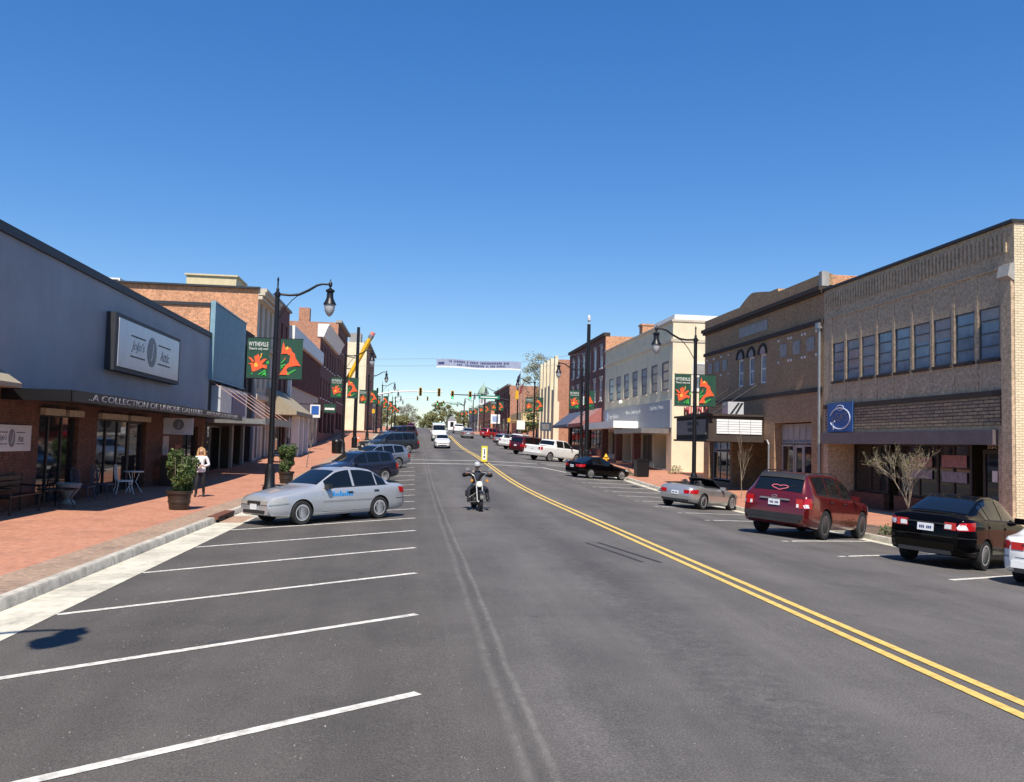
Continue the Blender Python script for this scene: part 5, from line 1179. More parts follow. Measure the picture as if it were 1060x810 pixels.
SPEC['coupe'] = dict(SPEC['sedan'], L=4.45, wb=2.7, fo=.82, R=.315, hub=False, spokes=7,
  top=[(0, .58), (.05, .68), (.25, .74), (1.4, .93), (1.55, .96), (2.25, 1.31), (2.55, 1.36), (3.0, 1.34), (3.3, 1.27), (3.85, 1.02), (3.95, 1.0), (4.36, .97), (4.45, .82)],
  belt=[(0, .5), (.05, .62), (.25, .67), (1.4, .85), (2.2, .88), (3.9, .94), (4.36, .92), (4.45, .78)],
  hw=[(0, .60), (.1, .72), (.35, .80), (.9, .85), (3.6, .86), (4.1, .84), (4.3, .78), (4.4, .70), (4.45, .56)], roofw=[(0, .5), (1.4, .68), (1.6, .68), (2.3, .55), (3.1, .54), (3.9, .62), (4.45, .58)],
  bot=[(0, .28), (.1, .22), (.9, .17), (3.5, .17), (4.3, .25), (4.45, .34)], shield=(1.6, 2.26), rear=(3.82, 3.3), side=[(1.85, 2.75, 1), (2.82, 3.4, 1)], doors=[(1.65, 2.8)])
SPEC['suv'] = dict(L=5.0, wb=2.86, fo=.93, R=.385, hub=False, spokes=5,
  top=[(0, .75), (.06, .98), (.3, 1.06), (1.1, 1.16), (1.3, 1.20), (2.1, 1.67), (2.5, 1.765), (3.6, 1.785), (4.4, 1.73), (4.56, 1.67), (4.86, 1.22), (4.95, 1.10), (5.0, .80)],
  belt=[(0, .7), (.06, .92), (.3, 1.0), (1.3, 1.10), (3.5, 1.17), (4.6, 1.22), (4.9, 1.14), (4.96, 1.02), (5, .74)],
  hw=[(0, .70), (.12, .85), (.45, .95), (1., .985), (4.3, .99), (4.75, .95), (4.95, .88), (5, .82)], roofw=[(0, .6), (1.3, .78), (2.15, .68), (4.3, .65), (4.56, .65), (5, .72)],
  bot=[(0, .34), (.1, .28), (.9, .24), (4.1, .24), (4.9, .34), (5, .42)], shield=(1.36, 2.12), rear=(4.85, 4.58), side=[(1.7, 2.58, 1), (2.66, 3.5, 1), (3.58, 4.35, 1)], doors=[(1.55, 2.62), (2.63, 3.62)], grille=(.55, .68, .94), bumper=.55, cladding=.42, rails=True)
SPEC['crossover'] = dict(SPEC['suv'], L=4.55, wb=2.65, fo=.9, R=.35, grille=(.46, .58, .78), bumper=.5,
  top=[(0, .7), (.06, .88), (.3, .95), (1.1, 1.06), (1.3, 1.10), (2.0, 1.52), (2.4, 1.62), (3.3, 1.64), (4.1, 1.57), (4.22, 1.5), (4.46, 1.08), (4.51, 1.0), (4.55, .76)],
  belt=[(0, .64), (.06, .82), (.3, .88), (1.3, 1.0), (3.3, 1.06), (4.2, 1.12), (4.46, 1.02), (4.51, .92), (4.55, .7)],
  hw=[(0, .64), (.12, .78), (.45, .87), (1., .9), (3.9, .91), (4.3, .87), (4.5, .8), (4.55, .74)], roofw=[(0, .55), (1.3, .70), (2.05, .62), (4.0, .62), (4.22, .63), (4.55, .66)],
  bot=[(0, .30), (.1, .26), (.9, .22), (3.7, .22), (4.45, .32), (4.55, .4)], shield=(1.35, 2.02), rear=(4.45, 4.24), side=[(1.65, 2.4, 1), (2.48, 3.25, 1), (3.33, 4.0, 1)], doors=[(1.5, 2.44), (2.45, 3.38)], rails=True)
SPEC['wagon'] = dict(SPEC['crossover'], L=4.8, wb=2.75, fo=.93, grille=(.42, .54, .72),
  top=[(0, .66), (.06, .84), (.3, .91), (1.2, 1.02), (1.4, 1.06), (2.1, 1.47), (2.5, 1.56), (3.5, 1.57), (4.25, 1.5), (4.4, 1.43), (4.7, 1.05), (4.76, .98), (4.8, .74)],
  belt=[(0, .6), (.06, .78), (.3, .84), (1.4, .96), (3.5, 1.02), (4.4, 1.07), (4.7, .99), (4.76, .9), (4.8, .68)],
  hw=[(0, .64), (.12, .78), (.45, .87), (1., .9), (4.1, .91), (4.5, .87), (4.75, .8), (4.8, .74)], roofw=[(0, .55), (1.4, .70), (2.15, .62), (4.2, .62), (4.4, .63), (4.8, .66)],
  bot=[(0, .28), (.1, .24), (.9, .21), (3.9, .21), (4.7, .3), (4.8, .38)], shield=(1.45, 2.12), rear=(4.68, 4.42), side=[(1.75, 2.5, 1), (2.58, 3.35, 1), (3.43, 4.2, 1)], doors=[(1.6, 2.54), (2.55, 3.48)])
SPEC['big_suv'] = dict(SPEC['suv'], L=5.5, wb=3.25, fo=.98, R=.40,
  top=[(0, .8), (.05, 1.05), (.25, 1.12), (1.3, 1.2), (1.5, 1.24), (2.2, 1.74), (2.6, 1.85), (4.0, 1.88), (5.1, 1.85), (5.22, 1.78), (5.4, 1.2), (5.46, 1.1), (5.5, .8)],
  belt=[(0, .74), (.05, .98), (.25, 1.05), (1.5, 1.16), (3.5, 1.2), (5.2, 1.22), (5.4, 1.14), (5.46, 1.02), (5.5, .74)],
  hw=[(0, .78), (.12, .92), (.45, .98), (1., 1.0), (4.9, 1.0), (5.3, .96), (5.46, .9), (5.5, .86)], roofw=[(0, .6), (1.5, .80), (2.25, .74), (5.1, .74), (5.22, .75), (5.5, .76)],
  bot=[(0, .36), (.1, .3), (.9, .28), (4.6, .28), (5.4, .38), (5.5, .45)], shield=(1.56, 2.22), rear=(5.39, 5.23), side=[(1.8, 2.7, 1), (2.78, 3.62, 1), (3.7, 4.95, 1)], doors=[(1.65, 2.74), (2.75, 3.72)], rails=True)
SPEC['pickup'] = dict(SPEC['big_suv'], L=5.9, wb=3.65, fo=.95,
  top=[(0, .85), (.05, 1.08), (.25, 1.16), (1.3, 1.24), (1.5, 1.28), (2.15, 1.78), (2.5, 1.88), (3.6, 1.9), (3.9, 1.86), (4.12, 1.36), (4.18, 1.33), (5.8, 1.33), (5.86, 1.31), (5.9, 1.2)],
  belt=[(0, .78), (.05, 1.0), (.25, 1.08), (1.5, 1.2), (3.6, 1.25), (4.1, 1.28), (5.8, 1.28), (5.86, 1.27), (5.9, 1.14)],
  hw=[(0, .80), (.12, .93), (.45, .98), (1., 1.0), (5.5, 1.0), (5.84, .97), (5.9, .94)], roofw=[(0, .6), (1.5, .82), (2.2, .74), (3.8, .74), (4.1, .86), (4.2, .90), (5.9, .88)],
  bot=[(0, .4), (.1, .34), (.9, .32), (4.8, .34), (5.8, .45), (5.9, .5)], shield=(1.56, 2.18), rear=(4.10, 3.93), side=[(1.78, 2.75, 1), (2.83, 3.72, 1)], doors=[(1.65, 2.79), (2.8, 3.82)], bed=(4.3, 5.78), rails=False, cladding=None)
SPEC['van'] = dict(SPEC['big_suv'], L=5.6, wb=3.5, fo=.85,
  top=[(0, .8), (.05, 1.05), (.3, 1.2), (.75, 1.3), (.85, 1.36), (1.6, 2.1), (1.9, 2.28), (3.5, 2.32), (5.45, 2.3), (5.52, 2.2), (5.6, 1.2)],
  belt=[(0, .74), (.05, .98), (.3, 1.1), (.85, 1.25), (3.5, 1.28), (5.45, 1.28), (5.52, 1.25), (5.6, 1.1)],
  hw=[(0, .74), (.12, .9), (.45, .97), (1., 1.0), (5.4, 1.0), (5.6, .95)], roofw=[(0, .6), (.8, .8), (1.7, .82), (5.45, .82), (5.6, .84)], bot=[(0, .36), (.1, .3), (.9, .28), (5, .3), (5.6, .4)],
  shield=(.92, 1.66), rear=(5.58, 5.53), side=[(1.2, 2.1, 1)], doors=[(1.1, 2.2), (2.3, 3.4)], rails=False, cladding=None)
SPEC['roadster'] = dict(SPEC['coupe'], L=4.1, wb=2.42, fo=.86, R=.325, spokes=5,
  top=[(0, .5), (.05, .62), (.3, .72), (.9, .83), (1.5, .89), (1.7, .90), (2.9, .92), (3.1, .96), (3.5, .98), (3.9, .95), (4.03, .90), (4.1, .72)],
  belt=[(0, .46), (.05, .56), (.3, .66), (.9, .78), (1.5, .84), (2.9, .86), (3.5, .90), (3.9, .86), (4.03, .82), (4.1, .66)],
  hw=[(0, .62), (.12, .76), (.4, .86), (.9, .9), (1.8, .875), (3.2, .92), (3.7, .88), (4.0, .78), (4.1, .68)], roofw=[(0, .5), (.9, .70), (1.6, .74), (3.2, .74), (4.1, .6)],
  bot=[(0, .24), (.1, .19), (.9, .16), (3.2, .17), (4.0, .27), (4.1, .36)], shield=None, rear=None, side=[], doors=[(1.55, 2.75)], open=True)

def car(name, label, cat, kind, x, y, deg, pm, z=None, pitch_roll=True, group=None, plate=None, detail=1, opts={}):
    sp = dict(SPEC[kind], **opts); L = sp['L']
    B = Body(sp['top'], sp['belt'], sp['hw'], sp['roofw'], sp['bot'], L)
    hx, hy = sin(R(deg)), cos(R(deg)); half = sp['wb']/2*S
    zf, zr = RZ(x+hx*half, y+hy*half), RZ(x-hx*half, y-hy*half)
    zl, zg = RZ(x+hy*.7, y-hx*.7), RZ(x-hy*.7, y+hx*.7)
    t = thing(name, label, cat, (x, y, (zf+zr)/2+.004), 0, group)
    t.rotation_euler = (math.atan2(zf-zr, 2*half), -math.atan2(zl-zg, 1.4), -R(deg))
    yf, yr = L/2-sp['fo'], L/2-sp['fo']-sp['wb']; Wm = max(p[1] for p in sp['hw']); Rw = sp['R']
    # body loft
    ts = sorted({round(L*i/64, 3) for i in range(65)} | {p[0] for p in sp['top']} | {.02, .05, .1, L-.02, L-.05, L-.1})
    mb = MB(); nr = 27
    for tt in ts:
        r = B.ring(tt); pr = [(-p[0], p[1]) for p in r[::-1]][:-1]+r   # from top centre round the left side, bottom, right side
        mb.v += [(S*p[0], S*(L/2-tt), S*p[1]) for p in (r[:14]+[(0, r[14][1])]+[(-p[0], p[1]) for p in r[13:0:-1]])]
    n = 28
    for i in range(len(ts)-1):
        for k in range(n):
            mb.f.append((i*n+k, i*n+(k+1) % n, (i+1)*n+(k+1) % n, (i+1)*n+k))
            mb.mi.append(1 if k in (0, 1, 26, 27) or (sp.get('cladding') and k in (2, 3, 24, 25)) else 0)
    mb.f += [tuple(range(n)), tuple(range((len(ts)-1)*n, len(ts)*n))[::-1]]; mb.mi += [0, 0]
    if 'scale' in opts: t.scale = (opts['scale'],)*3
    body = mb.build('body', [pm, M_TRIM], t, world=False, loc=(0, 0, 0))
    # wheel wells
    cb = MB()
    for yy in (yf, yr):
        for s_ in (-1, 1):
            w0 = S*(Wm-.30)*s_; w1 = S*(Wm+.1)*s_
            cb.lathe([(S*Rw*1.14, min(w0, w1)), (S*Rw*1.14, max(w0, w1))], (0, S*yy, S*Rw), 24, 'x')
    cut = cb.build('cutter', M_TRIM, None)
    cut.matrix_world = Matrix.Identity(4); bd = body.data
    tmp = bpy.data.objects.new('tmp', bd); COL.objects.link(tmp)
    md = tmp.modifiers.new('b', 'BOOLEAN'); md.object = cut; md.operation = 'DIFFERENCE'; md.solver = 'EXACT'
    me = evalmesh(tmp, cut)
    bpy.data.objects.remove(tmp); bpy.data.objects.remove(cut)
    me.materials.clear(); me.materials.append(pm); me.materials.append(M_TRIM)
    for p in me.polygons:
        c = p.center
        p.material_index = min(p.material_index, 1)
        for yy in (yf, yr):
            d = math.hypot(c.y-S*yy, c.z-S*Rw)
            if d < S*Rw*1.145 and (abs(p.normal.x) < .3 or abs(c.x) < S*(Wm-.29)) and c.z > .1 and abs(c.x) < S*(Wm-.005): p.material_index = 1
    me.polygons.foreach_set('use_smooth', [True]*len(me.polygons)); me.set_sharp_from_angle(angle=R(46))
    body.data = me
    for yy in (yf, yr):
        for s_ in (-1, 1): wheel(t, s_*S*(Wm-.125), S*yy, S*Rw, S*.215, sp['spokes'], sp['hub'], sp.get('rimm'))
    # glass
    q0, q1 = 8.12, 10.72
    if sp['shield']:
        mb = MB(); B.across(mb, sp['shield'][0], sp['shield'][1], .006, .93); mb.build('windshield', M_CARGLASS, t, smooth=60, recalc=False, **LOC0)
        mb = MB(); B.across(mb, sp['rear'][0], sp['rear'][1], .006, .93); mb.build('rear_window', M_CARGLASS, t, smooth=60, recalc=False, **LOC0)
    for (a, b, _) in sp['side']:
        for s_ in (-1, 1):
            mb = MB(); B.patch(mb, [(a, q0), (b, q0), (b, q1), (a, q1)], s_, .006, 8, 4); mb.build('side_window', M_CARGLASS, t, smooth=60, recalc=False, **LOC0)
    if sp['side']:
        for s_ in (-1, 1):
            mb = MB(); B.patch(mb, [(sp['side'][0][0]-.1, 8.0), (sp['side'][-1][1]+.08, 8.0), (sp['side'][-1][1]+.08, 8.13), (sp['side'][0][0]-.1, 8.13)], s_, .009, 12, 1)
            mb.build('window_trim', M_TRIM, t, smooth=60, recalc=False, **LOC0)
    # doors, seams, handles
    for (a, b) in sp['doors']:
        for s_ in (-1, 1):
            zb0 = sp['bot'][2][1]+.12; zt0 = B.g(1, (a+b)/2)-.01
            seam = MB(); B.patch(seam, [(a-.008, zb0-.01), (b+.008, zb0-.01), (b+.008, 9), (a-.008, 9)], s_, .0015, 26, 18, True, arch=((yf, yr), Rw))
            mb = MB(); B.patch(mb, [(a+.006, zb0), (b-.006, zb0), (b-.006, zt0-.012), (a+.006, zt0-.012)], s_, .004, 26, 18, True, arch=((yf, yr), Rw))
            d = mb.build('door', pm, t, smooth=60, recalc=False, **LOC0)
            seam.build('door_seam', M_TRIM, d, smooth=60, recalc=False, **LOC0)
            mb = MB(); B.patch(mb, [(b-.24, zt0-.14), (b-.06, zt0-.14), (b-.06, zt0-.10), (b-.24, zt0-.10)], s_, .022, 4, 1, True); B.patch(mb, [(b-.24, zt0-.15), (b-.06, zt0-.15), (b-.06, zt0-.14), (b-.24, zt0-.14)], s_, .012, 4, 1, True); mb.build('handle', M_TRIM if kind in ('suv', 'big_suv', 'sedan') else pm, d, recalc=False, **LOC0)
            if kind == 'sedan':
                mb = MB(); zz = zb0+.26; B.patch(mb, [(a+.01, zz), (b-.01, zz), (b-.01, zz+.035), (a+.01, zz+.035)], s_, .011, 26, 1, True, arch=((yf, yr), Rw*1.02)); mb.build('rub_strip', M_GREYP, d, recalc=False, **LOC0)
    # bumper, lamps, grille
    fz = sp['grille']; zs_f = B.g(1, .2)
    for s_ in (-1, 1):
        mb = MB(); B.patch(mb, [(.03, fz[1]+.0), (.5, fz[1]+.05), (.5, fz[2]+.03), (.03, fz[2]-.02)], s_, .006, 8, 3, True)
        w0 = B.g(2, .02)*.95
        mb.box(s_*S*w0*.52, s_*S*w0, S*(L/2-.02), S*(L/2+.012), S*(fz[1]), S*min(fz[2]-.03, B.g(0, .03)-.04)); mb.build('headlight', M_LAMP, t, recalc=False, smooth=30, **LOC0)
        zl = B.g(1, L-.12)
        mb = MB(); tall_ = kind in ('suv', 'crossover', 'wagon', 'big_suv', 'pickup', 'van'); hh = .30 if tall_ else .20
        B.patch(mb, [(L-.36 if not tall_ else L-.26, zl-hh), (L-.012, zl-hh-.02), (L-.012, zl-.06), (L-.42 if not tall_ else L-.26, zl-.03)], s_, .008, 8, 3, True)
        w0 = B.g(2, L-.02)*.94; wi = .62 if not tall_ else .76
        mb.box(s_*S*w0*wi, s_*S*w0, -S*(L/2+.012), -S*(L/2-.02), S*(zl-hh-.02), S*(zl-.07))
        h = mb.build('tail_light', M_RED, t, recalc=False, smooth=30, **LOC0)
        if kind in ('compact', 'suv'):
            mb = MB(); mb.box(s_*S*w0*wi*1.03, s_*S*w0*.86, -S*(L/2+.02), -S*(L/2+.0125), S*(zl-hh-.0), S*(zl-hh+.09)); B.patch(mb, [(L-.16, zl-hh+.01), (L-.02, zl-hh), (L-.02, zl-hh+.1), (L-.12, zl-hh+.1)], s_, .012, 3, 2, True); mb.build('reversing_light', M_PLATE, h, recalc=False, **LOC0)
    if kind in ('sedan', 'compact', 'coupe'):
        mb = MB(); zt_ = B.g(1, L-.1)
        mb.box(-S*.52, S*.52, -S*(L/2+.008), -S*(L/2-.02), S*(zt_-.36), S*(zt_-.352)); mb.box(-S*.40, S*.40, -S*(L/2+.02), -S*(L/2-.02), S*(zt_-.115), S*(zt_-.09)); mb.build('trunk_trim', M_TRIM, t, **LOC0)
        mb = MB(); mb.tube([S*Vector((.045*cos(a), -L/2-.012, zt_-.16+.03*sin(a))) for a in [R(30*k_) for k_ in range(13)]], .006, 5); mb.build('badge', M_CHROME, t, **LOC0)
        for s_ in (-1, 1):
            mb = MB(); B.patch(mb, [(L-.52, zt_-.36), (L-.01, zt_-.36), (L-.01, zt_-.345), (L-.52, zt_-.345)], s_, .006, 10, 1, True); B.patch(mb, [(.02, fz[1]-.03), (.55, fz[1]+.02), (.55, fz[1]+.03), (.02, fz[1]-.02)], s_, .006, 10, 1, True); mb.build('bumper_seam', M_TRIM, t, recalc=False, **LOC0)
    wg = B.g(2, .0)*.48
    mb = MB(); mb.box(-S*wg, S*wg, S*(L/2-.02), S*(L/2+.018), S*(fz[1]+.0), S*min(fz[2]-.03, B.g(0, .03)-.05)); mb.build('grille', M_TRIM, t, **LOC0)
    mb = MB(); wb_ = B.g(2, 0)*.8; mb.box(-S*wb_, S*wb_, S*(L/2-.02), S*(L/2+.02), S*(fz[0]-.06), S*(fz[0]+.03)); mb.build('air_intake', M_TRIM, t, **LOC0)
    bz = sp['bumper']; mb = MB(); wb_ = B.g(2, L)*.97
    if sp.get('bed'): mb.box(-S*.93, S*.93, -S*(L/2+.16), -S*(L/2-.05), S*(bz-.08), S*(bz+.14)); mb.build('rear_bumper', M_CHROME, t, **LOC0)
    else:
        mb.box(-S*wb_, S*wb_, -S*(L/2+.035), -S*(L/2-.1), S*(bz-.04), S*(bz+.10)); mb.build('rear_bumper', M_TRIM if sp.get('cladding') else pm, t, **LOC0)
        mb = MB(); mb.box(-S*wb_*.9, S*wb_*.9, -S*(L/2+.03), -S*(L/2-.1), S*(bz-.13), S*(bz-.045)); mb.build('rear_valance', M_TRIM, t, **LOC0)
    pz = (fz[0]+.04, fz[1]-.02)
    mb = MB(); mb.box(-S*.15, S*.15, S*(L/2+.021), S*(L/2+.03), S*(pz[0]), S*(pz[0]+.15)); mb.build('licence_plate', M_PLATE, t, **LOC0)
    rz_ = B.g(1, L-.1)-.27
    mb = MB(); mb.box(-S*.16, S*.16, -S*(L/2+.03), -S*(L/2+.004), S*rz_, S*(rz_+.15)); lp = mb.build('licence_plate', M_PLATE, t, **LOC0)
    if kind in ('compact', 'suv', 'roadster', 'coupe'):
        mb = MB()
        for k_ in range(7):
            if k_ != 3: mb.box(-S*(.12-.036*k_), -S*(.12-.036*k_-.026), -S*(L/2+.034), -S*(L/2+.0305), S*(rz_+.045), S*(rz_+.10))
        mb.build('plate_characters', mat('plate_blue', (.03, .05, .16), .5), lp, **LOC0)
    if sp['side'] or sp.get('open'):
        tm = (sp['side'][0][0] if sp['side'] else 1.75)+.02
        for s_ in (-1, 1):
            p = S*B.pt(tm, 8.0, s_); mb = MB(); mb.box(p.x-.01*s_, p.x+s_*.17*S*1.1, p.y-.05, p.y+.06, p.z-.0, p.z+.13*S); mb.build('mirror', pm if kind not in ('sedan', 'pickup') else M_TRIM, t, **LOC0)
    if kind == 'suv':
        mb = MB(); B.across(mb, 4.62, 4.46, .03, .9); mb.build('roof_spoiler', M_TRIM, t, recalc=False, **LOC0)
        zt_ = B.g(1, L-.12); mb = MB(); mb.box(-S*.42, S*.42, -S*(L/2+.02), -S*(L/2-.02), S*(zt_-.14), S*(zt_-.10)); mb.build('chrome_bar', M_STEEL, t, **LOC0)
        mb = MB(); mb.tube([S*Vector((.07*cos(a), -L/2-.025, zt_-.05+.03*sin(a))) for a in [R(30*k_) for k_ in range(13)]], .008, 5); mb.build('badge', M_STEEL, t, **LOC0)
        mb = MB(); mb.tube([S*B.pt(4.83, 14, 1, .02), S*B.pt(4.74, 12.6, 1, .02)], .008, 4); mb.build('rear_wiper', M_TRIM, t, **LOC0)
    if sp.get('rails'):
        for s_ in (-1, 1):
            mb = MB(); a = sp['shield'][1]+.3; b = sp['rear'][1]-.25
            mb.tube([S*B.pt(a, 11.2, s_, .01), S*B.pt(a+.12, 11.2, s_, .06), S*B.pt((a+b)/2, 11.2, s_, .06), S*B.pt(b-.12, 11.2, s_, .06), S*B.pt(b, 11.2, s_, .01)], .016, 6); mb.build('roof_rail', M_TRIM, t, **LOC0)
    if sp.get('bed'):
        a, b = sp['bed']; mb = MB(); mb.box(-S*.80, S*.80, S*(L/2-b), S*(L/2-a), S*1.3, S*1.338); mb.build('bed_liner', M_DARK, t, **LOC0)
        mb = MB(); mb.box(-S*.78, S*.78, -S*(L/2+.012), -S*(L/2-.02), S*.78, S*1.22); tg = mb.build('tailgate', pm, t, **LOC0)
        mb = MB(); mb.box(-S*.12, S*.12, -S*(L/2+.02), -S*(L/2+.0125), S*1.0, S*1.1); mb.build('handle', M_TRIM, tg, **LOC0)
    if sp.get('open'):
        mb = MB(); vs = []
        a, b = 1.85, 2.95
        mb.box(-S*.66, S*.66, S*(L/2-b), S*(L/2-a), S*.80, S*.945); mb.build('cockpit', M_DARK, t, **LOC0)
        for s_ in (-.34, .34):
            mb = MB(); mb.lathe([(.20, .6), (.22, .85), (.2, 1.02), (.1, 1.05), (.1, 1.14), (.02, 1.18)], (0, 0, 0), 12)
            mb.v = [(S*(v[0]*1.1+s_), S*(v[1]*.4+L/2-2.7-(v[2]-.6)*.2), S*v[2]) for v in mb.v]; mb.build('seat', M_TRIM, t, smooth=60, **LOC0)
        fr = [S*Vector(q) for q in ((-.70, L/2-1.62, .90), (-.58, L/2-2.12, 1.24), (0, L/2-2.15, 1.27), (.58, L/2-2.12, 1.24), (.70, L/2-1.62, .90))]
        mb = MB(); mb.tube(fr, .022, 6); wf_ = mb.build('windshield_frame', M_TRIM, t, **LOC0)
        mb = MB(); mb.add([fr[0], fr[1], fr[2], fr[3], fr[4]], [(0, 1, 2, 3, 4)]); mb.build('glass', M_CARGLASS, wf_, **LOC0)
        for s_ in (-1, 1): mb = MB(); mb.tube([S*Vector((s_*.42, L/2-2.95, .95)), S*Vector((s_*.40, L/2-2.98, 1.12)), S*Vector((s_*.2, L/2-2.98, 1.12)), S*Vector((s_*.18, L/2-2.95, .95))], .02, 6); mb.build('roll_hoop', M_TRIM, t, **LOC0)
        mb = MB(); mb.tube([S*Vector((-.1*0-.45, -L/2-.02, .33)), S*Vector((-.45, -L/2+.2, .33))], .035, 8); mb.tube([S*Vector((.45, -L/2-.02, .33)), S*Vector((.45, -L/2+.2, .33))], .035, 8); mb.build('exhaust', M_CHROME, t, **LOC0)
    return t
P_SIL = paint('silver_blue_paint', (.44, .455, .475), .4, .3); P_NAVY = paint('navy_paint', (.018, .025, .05), .2, .25); P_GREY = paint('grey_blue_paint', (.22, .25, .31), .5, .3)
P_CHAR = paint('charcoal_paint', (.035, .042, .052), .4, .28); P_WHT = paint('white_paint', (.74, .74, .72), 0, .3); P_BLK = paint('black_paint', (.002, .002, .0025), 0, .08, .0, .12)
P_RED = paint('dark_red_paint', (.115, .008, .009), .3, .24); P_MAR = paint('maroon_paint', (.085, .008, .012), .3, .28); P_SLV = paint('silver_paint', (.44, .44, .43), .65, .3); P_BRT = paint('bright_red_paint', (.33, .014, .014), .1, .28)
c1 = car('parked_car', 'silver four door sedan with a blue door decal parked nose to the left kerb', 'car', 'sedan', -2.19, 23.2, 227, P_SIL)
def decal(c, sp, a, z, w, h, m, text_=None):
    B = Body(SPEC[sp]['top'], SPEC[sp]['belt'], SPEC[sp]['hw'], SPEC[sp]['roofw'], SPEC[sp]['bot'], SPEC[sp]['L'])
    mb = MB(); x = a
    for k in range(9):
        ww = w/9; B.patch(mb, [(x, z), (x+ww*.8, z), (x+ww*.8, z+h*(.6 if k % 3 else 1)), (x, z+h*(.6 if k % 3 else 1))], -1, .008, 2, 2, True); x += ww
    mb.build('door_decal', m, c, recalc=False, **LOC0)
decal(c1, 'sedan', 1.95, .72, .72, .14, mat('decal_blue', (.02, .25, .62), .4))
car('parked_car', 'dark navy crossover parked right behind the silver sedan on the left', 'car', 'crossover', -2.65, 40.8, 229, P_NAVY, opts=dict(cladding=None))
car('parked_car', 'grey blue estate car with roof rails parked on the left before the crosswalk', 'car', 'wagon', -2.25, 51.7, 229, P_GREY)
car('parked_car', 'large charcoal sport utility vehicle parked on the left just past the crosswalk', 'car', 'big_suv', -2.0, 71.6, 235, P_CHAR, opts=dict(cladding=None))
car('parked_car', 'white sedan half hidden behind the large charcoal vehicle on the left', 'car', 'sedan', -2.2, 86.5, 229, P_WHT)
car('parked_car', 'dark maroon grey utility vehicle farthest along the left parking row', 'car', 'big_suv', -1.9, 105.5, 229, paint('dark_plum_paint', (.05, .025, .035), .3, .3), opts=dict(cladding=None))
car('moving_car', 'white sedan driving towards the camera in front of the white van', 'car', 'sedan', 2.78, 86.5, 180, P_WHT)
car('white_van', 'white high roofed van driving towards the camera behind the white sedan', 'van', 'van', 2.95, 105.5, 180, paint('van_white', (.62, .64, .62), 0, .35))
car('pickup_truck', 'small looking red pickup truck far off at the end of the left lane', 'pickup truck', 'pickup', -.75, 194, 180, P_BRT)
car('pickup_truck', 'white pickup truck driving away in the right lane beyond the junction', 'pickup truck', 'pickup', 7.6, 152, 0, P_WHT)
car('moving_car', 'grey sedan driving away in the right lane just before the junction', 'car', 'sedan', 7.05, 116.5, 0, P_SLV)
car('parked_car', 'bright red crossover parked on the right near the junction', 'car', 'crossover', 11.0, 121, 52, P_BRT, opts=dict(cladding=None))
car('parked_car', 'silver hatch backed car parked on the right behind the white tailgate pickup', 'car', 'wagon', 11.1, 101.5, 47, P_SLV)
car('pickup_truck', 'white pickup showing its tailgate between the silver car and the maroon vehicle', 'pickup truck', 'pickup', 11.4, 93.0, 47, P_WHT)
car('parked_car', 'maroon utility vehicle parked beside the nearest white pickup on the right', 'car', 'big_suv', 10.9, 80.2, 47, P_MAR, opts=dict(cladding=None))
f150 = car('pickup_truck', 'nearest white crew cab pickup, parked on the right past the crosswalk', 'pickup truck', 'pickup', 11.1, 68.65, 50, P_WHT)
car('parked_car', 'black two door coupe parked by the kerb before the right crosswalk end', 'car', 'coupe', 10.75, 50.4, 60, P_BLK)
car('convertible', 'silver open topped two seat roadster parked before the theatre', 'car', 'roadster', 11.05, 32.8, 49, P_SLV)
ex = car('parked_car', 'dark red sport utility vehicle with a pink heart on its rear window', 'car', 'suv', 10.8, 22.9, 47.5, P_RED, opts=dict(scale=1.04, R=.40, rimm=mat('dark_alloy', (.16, .16, .165), .35, .4)))
car('parked_car', 'black four door sedan with white plate parked in front of the small bare tree', 'car', 'compact', 12.15, 18.1, 54, P_BLK, opts=dict(scale=1.1))
car('parked_car', 'white sedan mostly cut off by the right edge of the picture', 'car', 'sedan', 12.62, 15.25, 55, P_WHT)
mb = MB(); pink = mat('pink_mark', (.55, .12, .16), .5); B = Body(*[SPEC['suv'][k] for k in ('top', 'belt', 'hw', 'roofw', 'bot', 'L')])
hp = []
for k in range(17):
    a = 2*pi*k/16; hx_ = .16*sin(a)**3; hz_ = .01*(13*cos(a)-5*cos(2*a)-2*cos(3*a)-cos(4*a)); tt = 4.79-hz_*.32
    p = B.pt(tt, 14-3*.92*min(1, abs(hx_+.03)/.70), 1 if hx_+.03 > 0 else -1, .018); hp.append(S*p)
mb.tube(hp, .014, 5); mb.build('heart_mark', pink, ex, **LOC0)

# ------------------------------------------------------------------ people
def skinned(name, J, E_, mats, pick, parent, root=0, sub=2):
    """one continuous skin-modifier surface; J: list of (x,y,z,r); pick(co)-> material index"""
    me = bpy.data.meshes.new(name); me.from_pydata([j[:3] for j in J], E_, []); o = bpy.data.objects.new(name, me); COL.objects.link(o)
    o.modifiers.new('s', 'SKIN'); m = o.modifiers.new('u', 'SUBSURF'); m.levels = m.render_levels = sub
    for i, j in enumerate(J):
        r = j[3]; me.skin_vertices[0].data[i].radius = (r, r) if not isinstance(r, tuple) else r; me.skin_vertices[0].data[i].use_root = (i == root)
    m2 = evalmesh(o); bpy.data.objects.remove(o)
    m2.materials.clear()
    for q in mats: m2.materials.append(q)
    for p in m2.polygons: p.material_index = pick(p.center); p.use_smooth = True
    ob = bpy.data.objects.new(name, m2); COL.objects.link(ob); ob.parent = parent; return ob
M_SKIN = mat('skin', (.50, .29, .20), .55, var=.08); M_HAIR = mat('blonde_hair', (.50, .30, .13), .6, var=.35, scale=25); M_SHIRT = mat('white_sweater', (.74, .73, .72), .85, var=.1, scale=12)
M_JEAN = mat('dark_jeans', (.012, .014, .02), .8, var=.3); M_LEATH = mat('black_leather', (.012, .012, .013), .4); M_SHOE = mat('dark_shoe', (.02, .018, .018), .5)
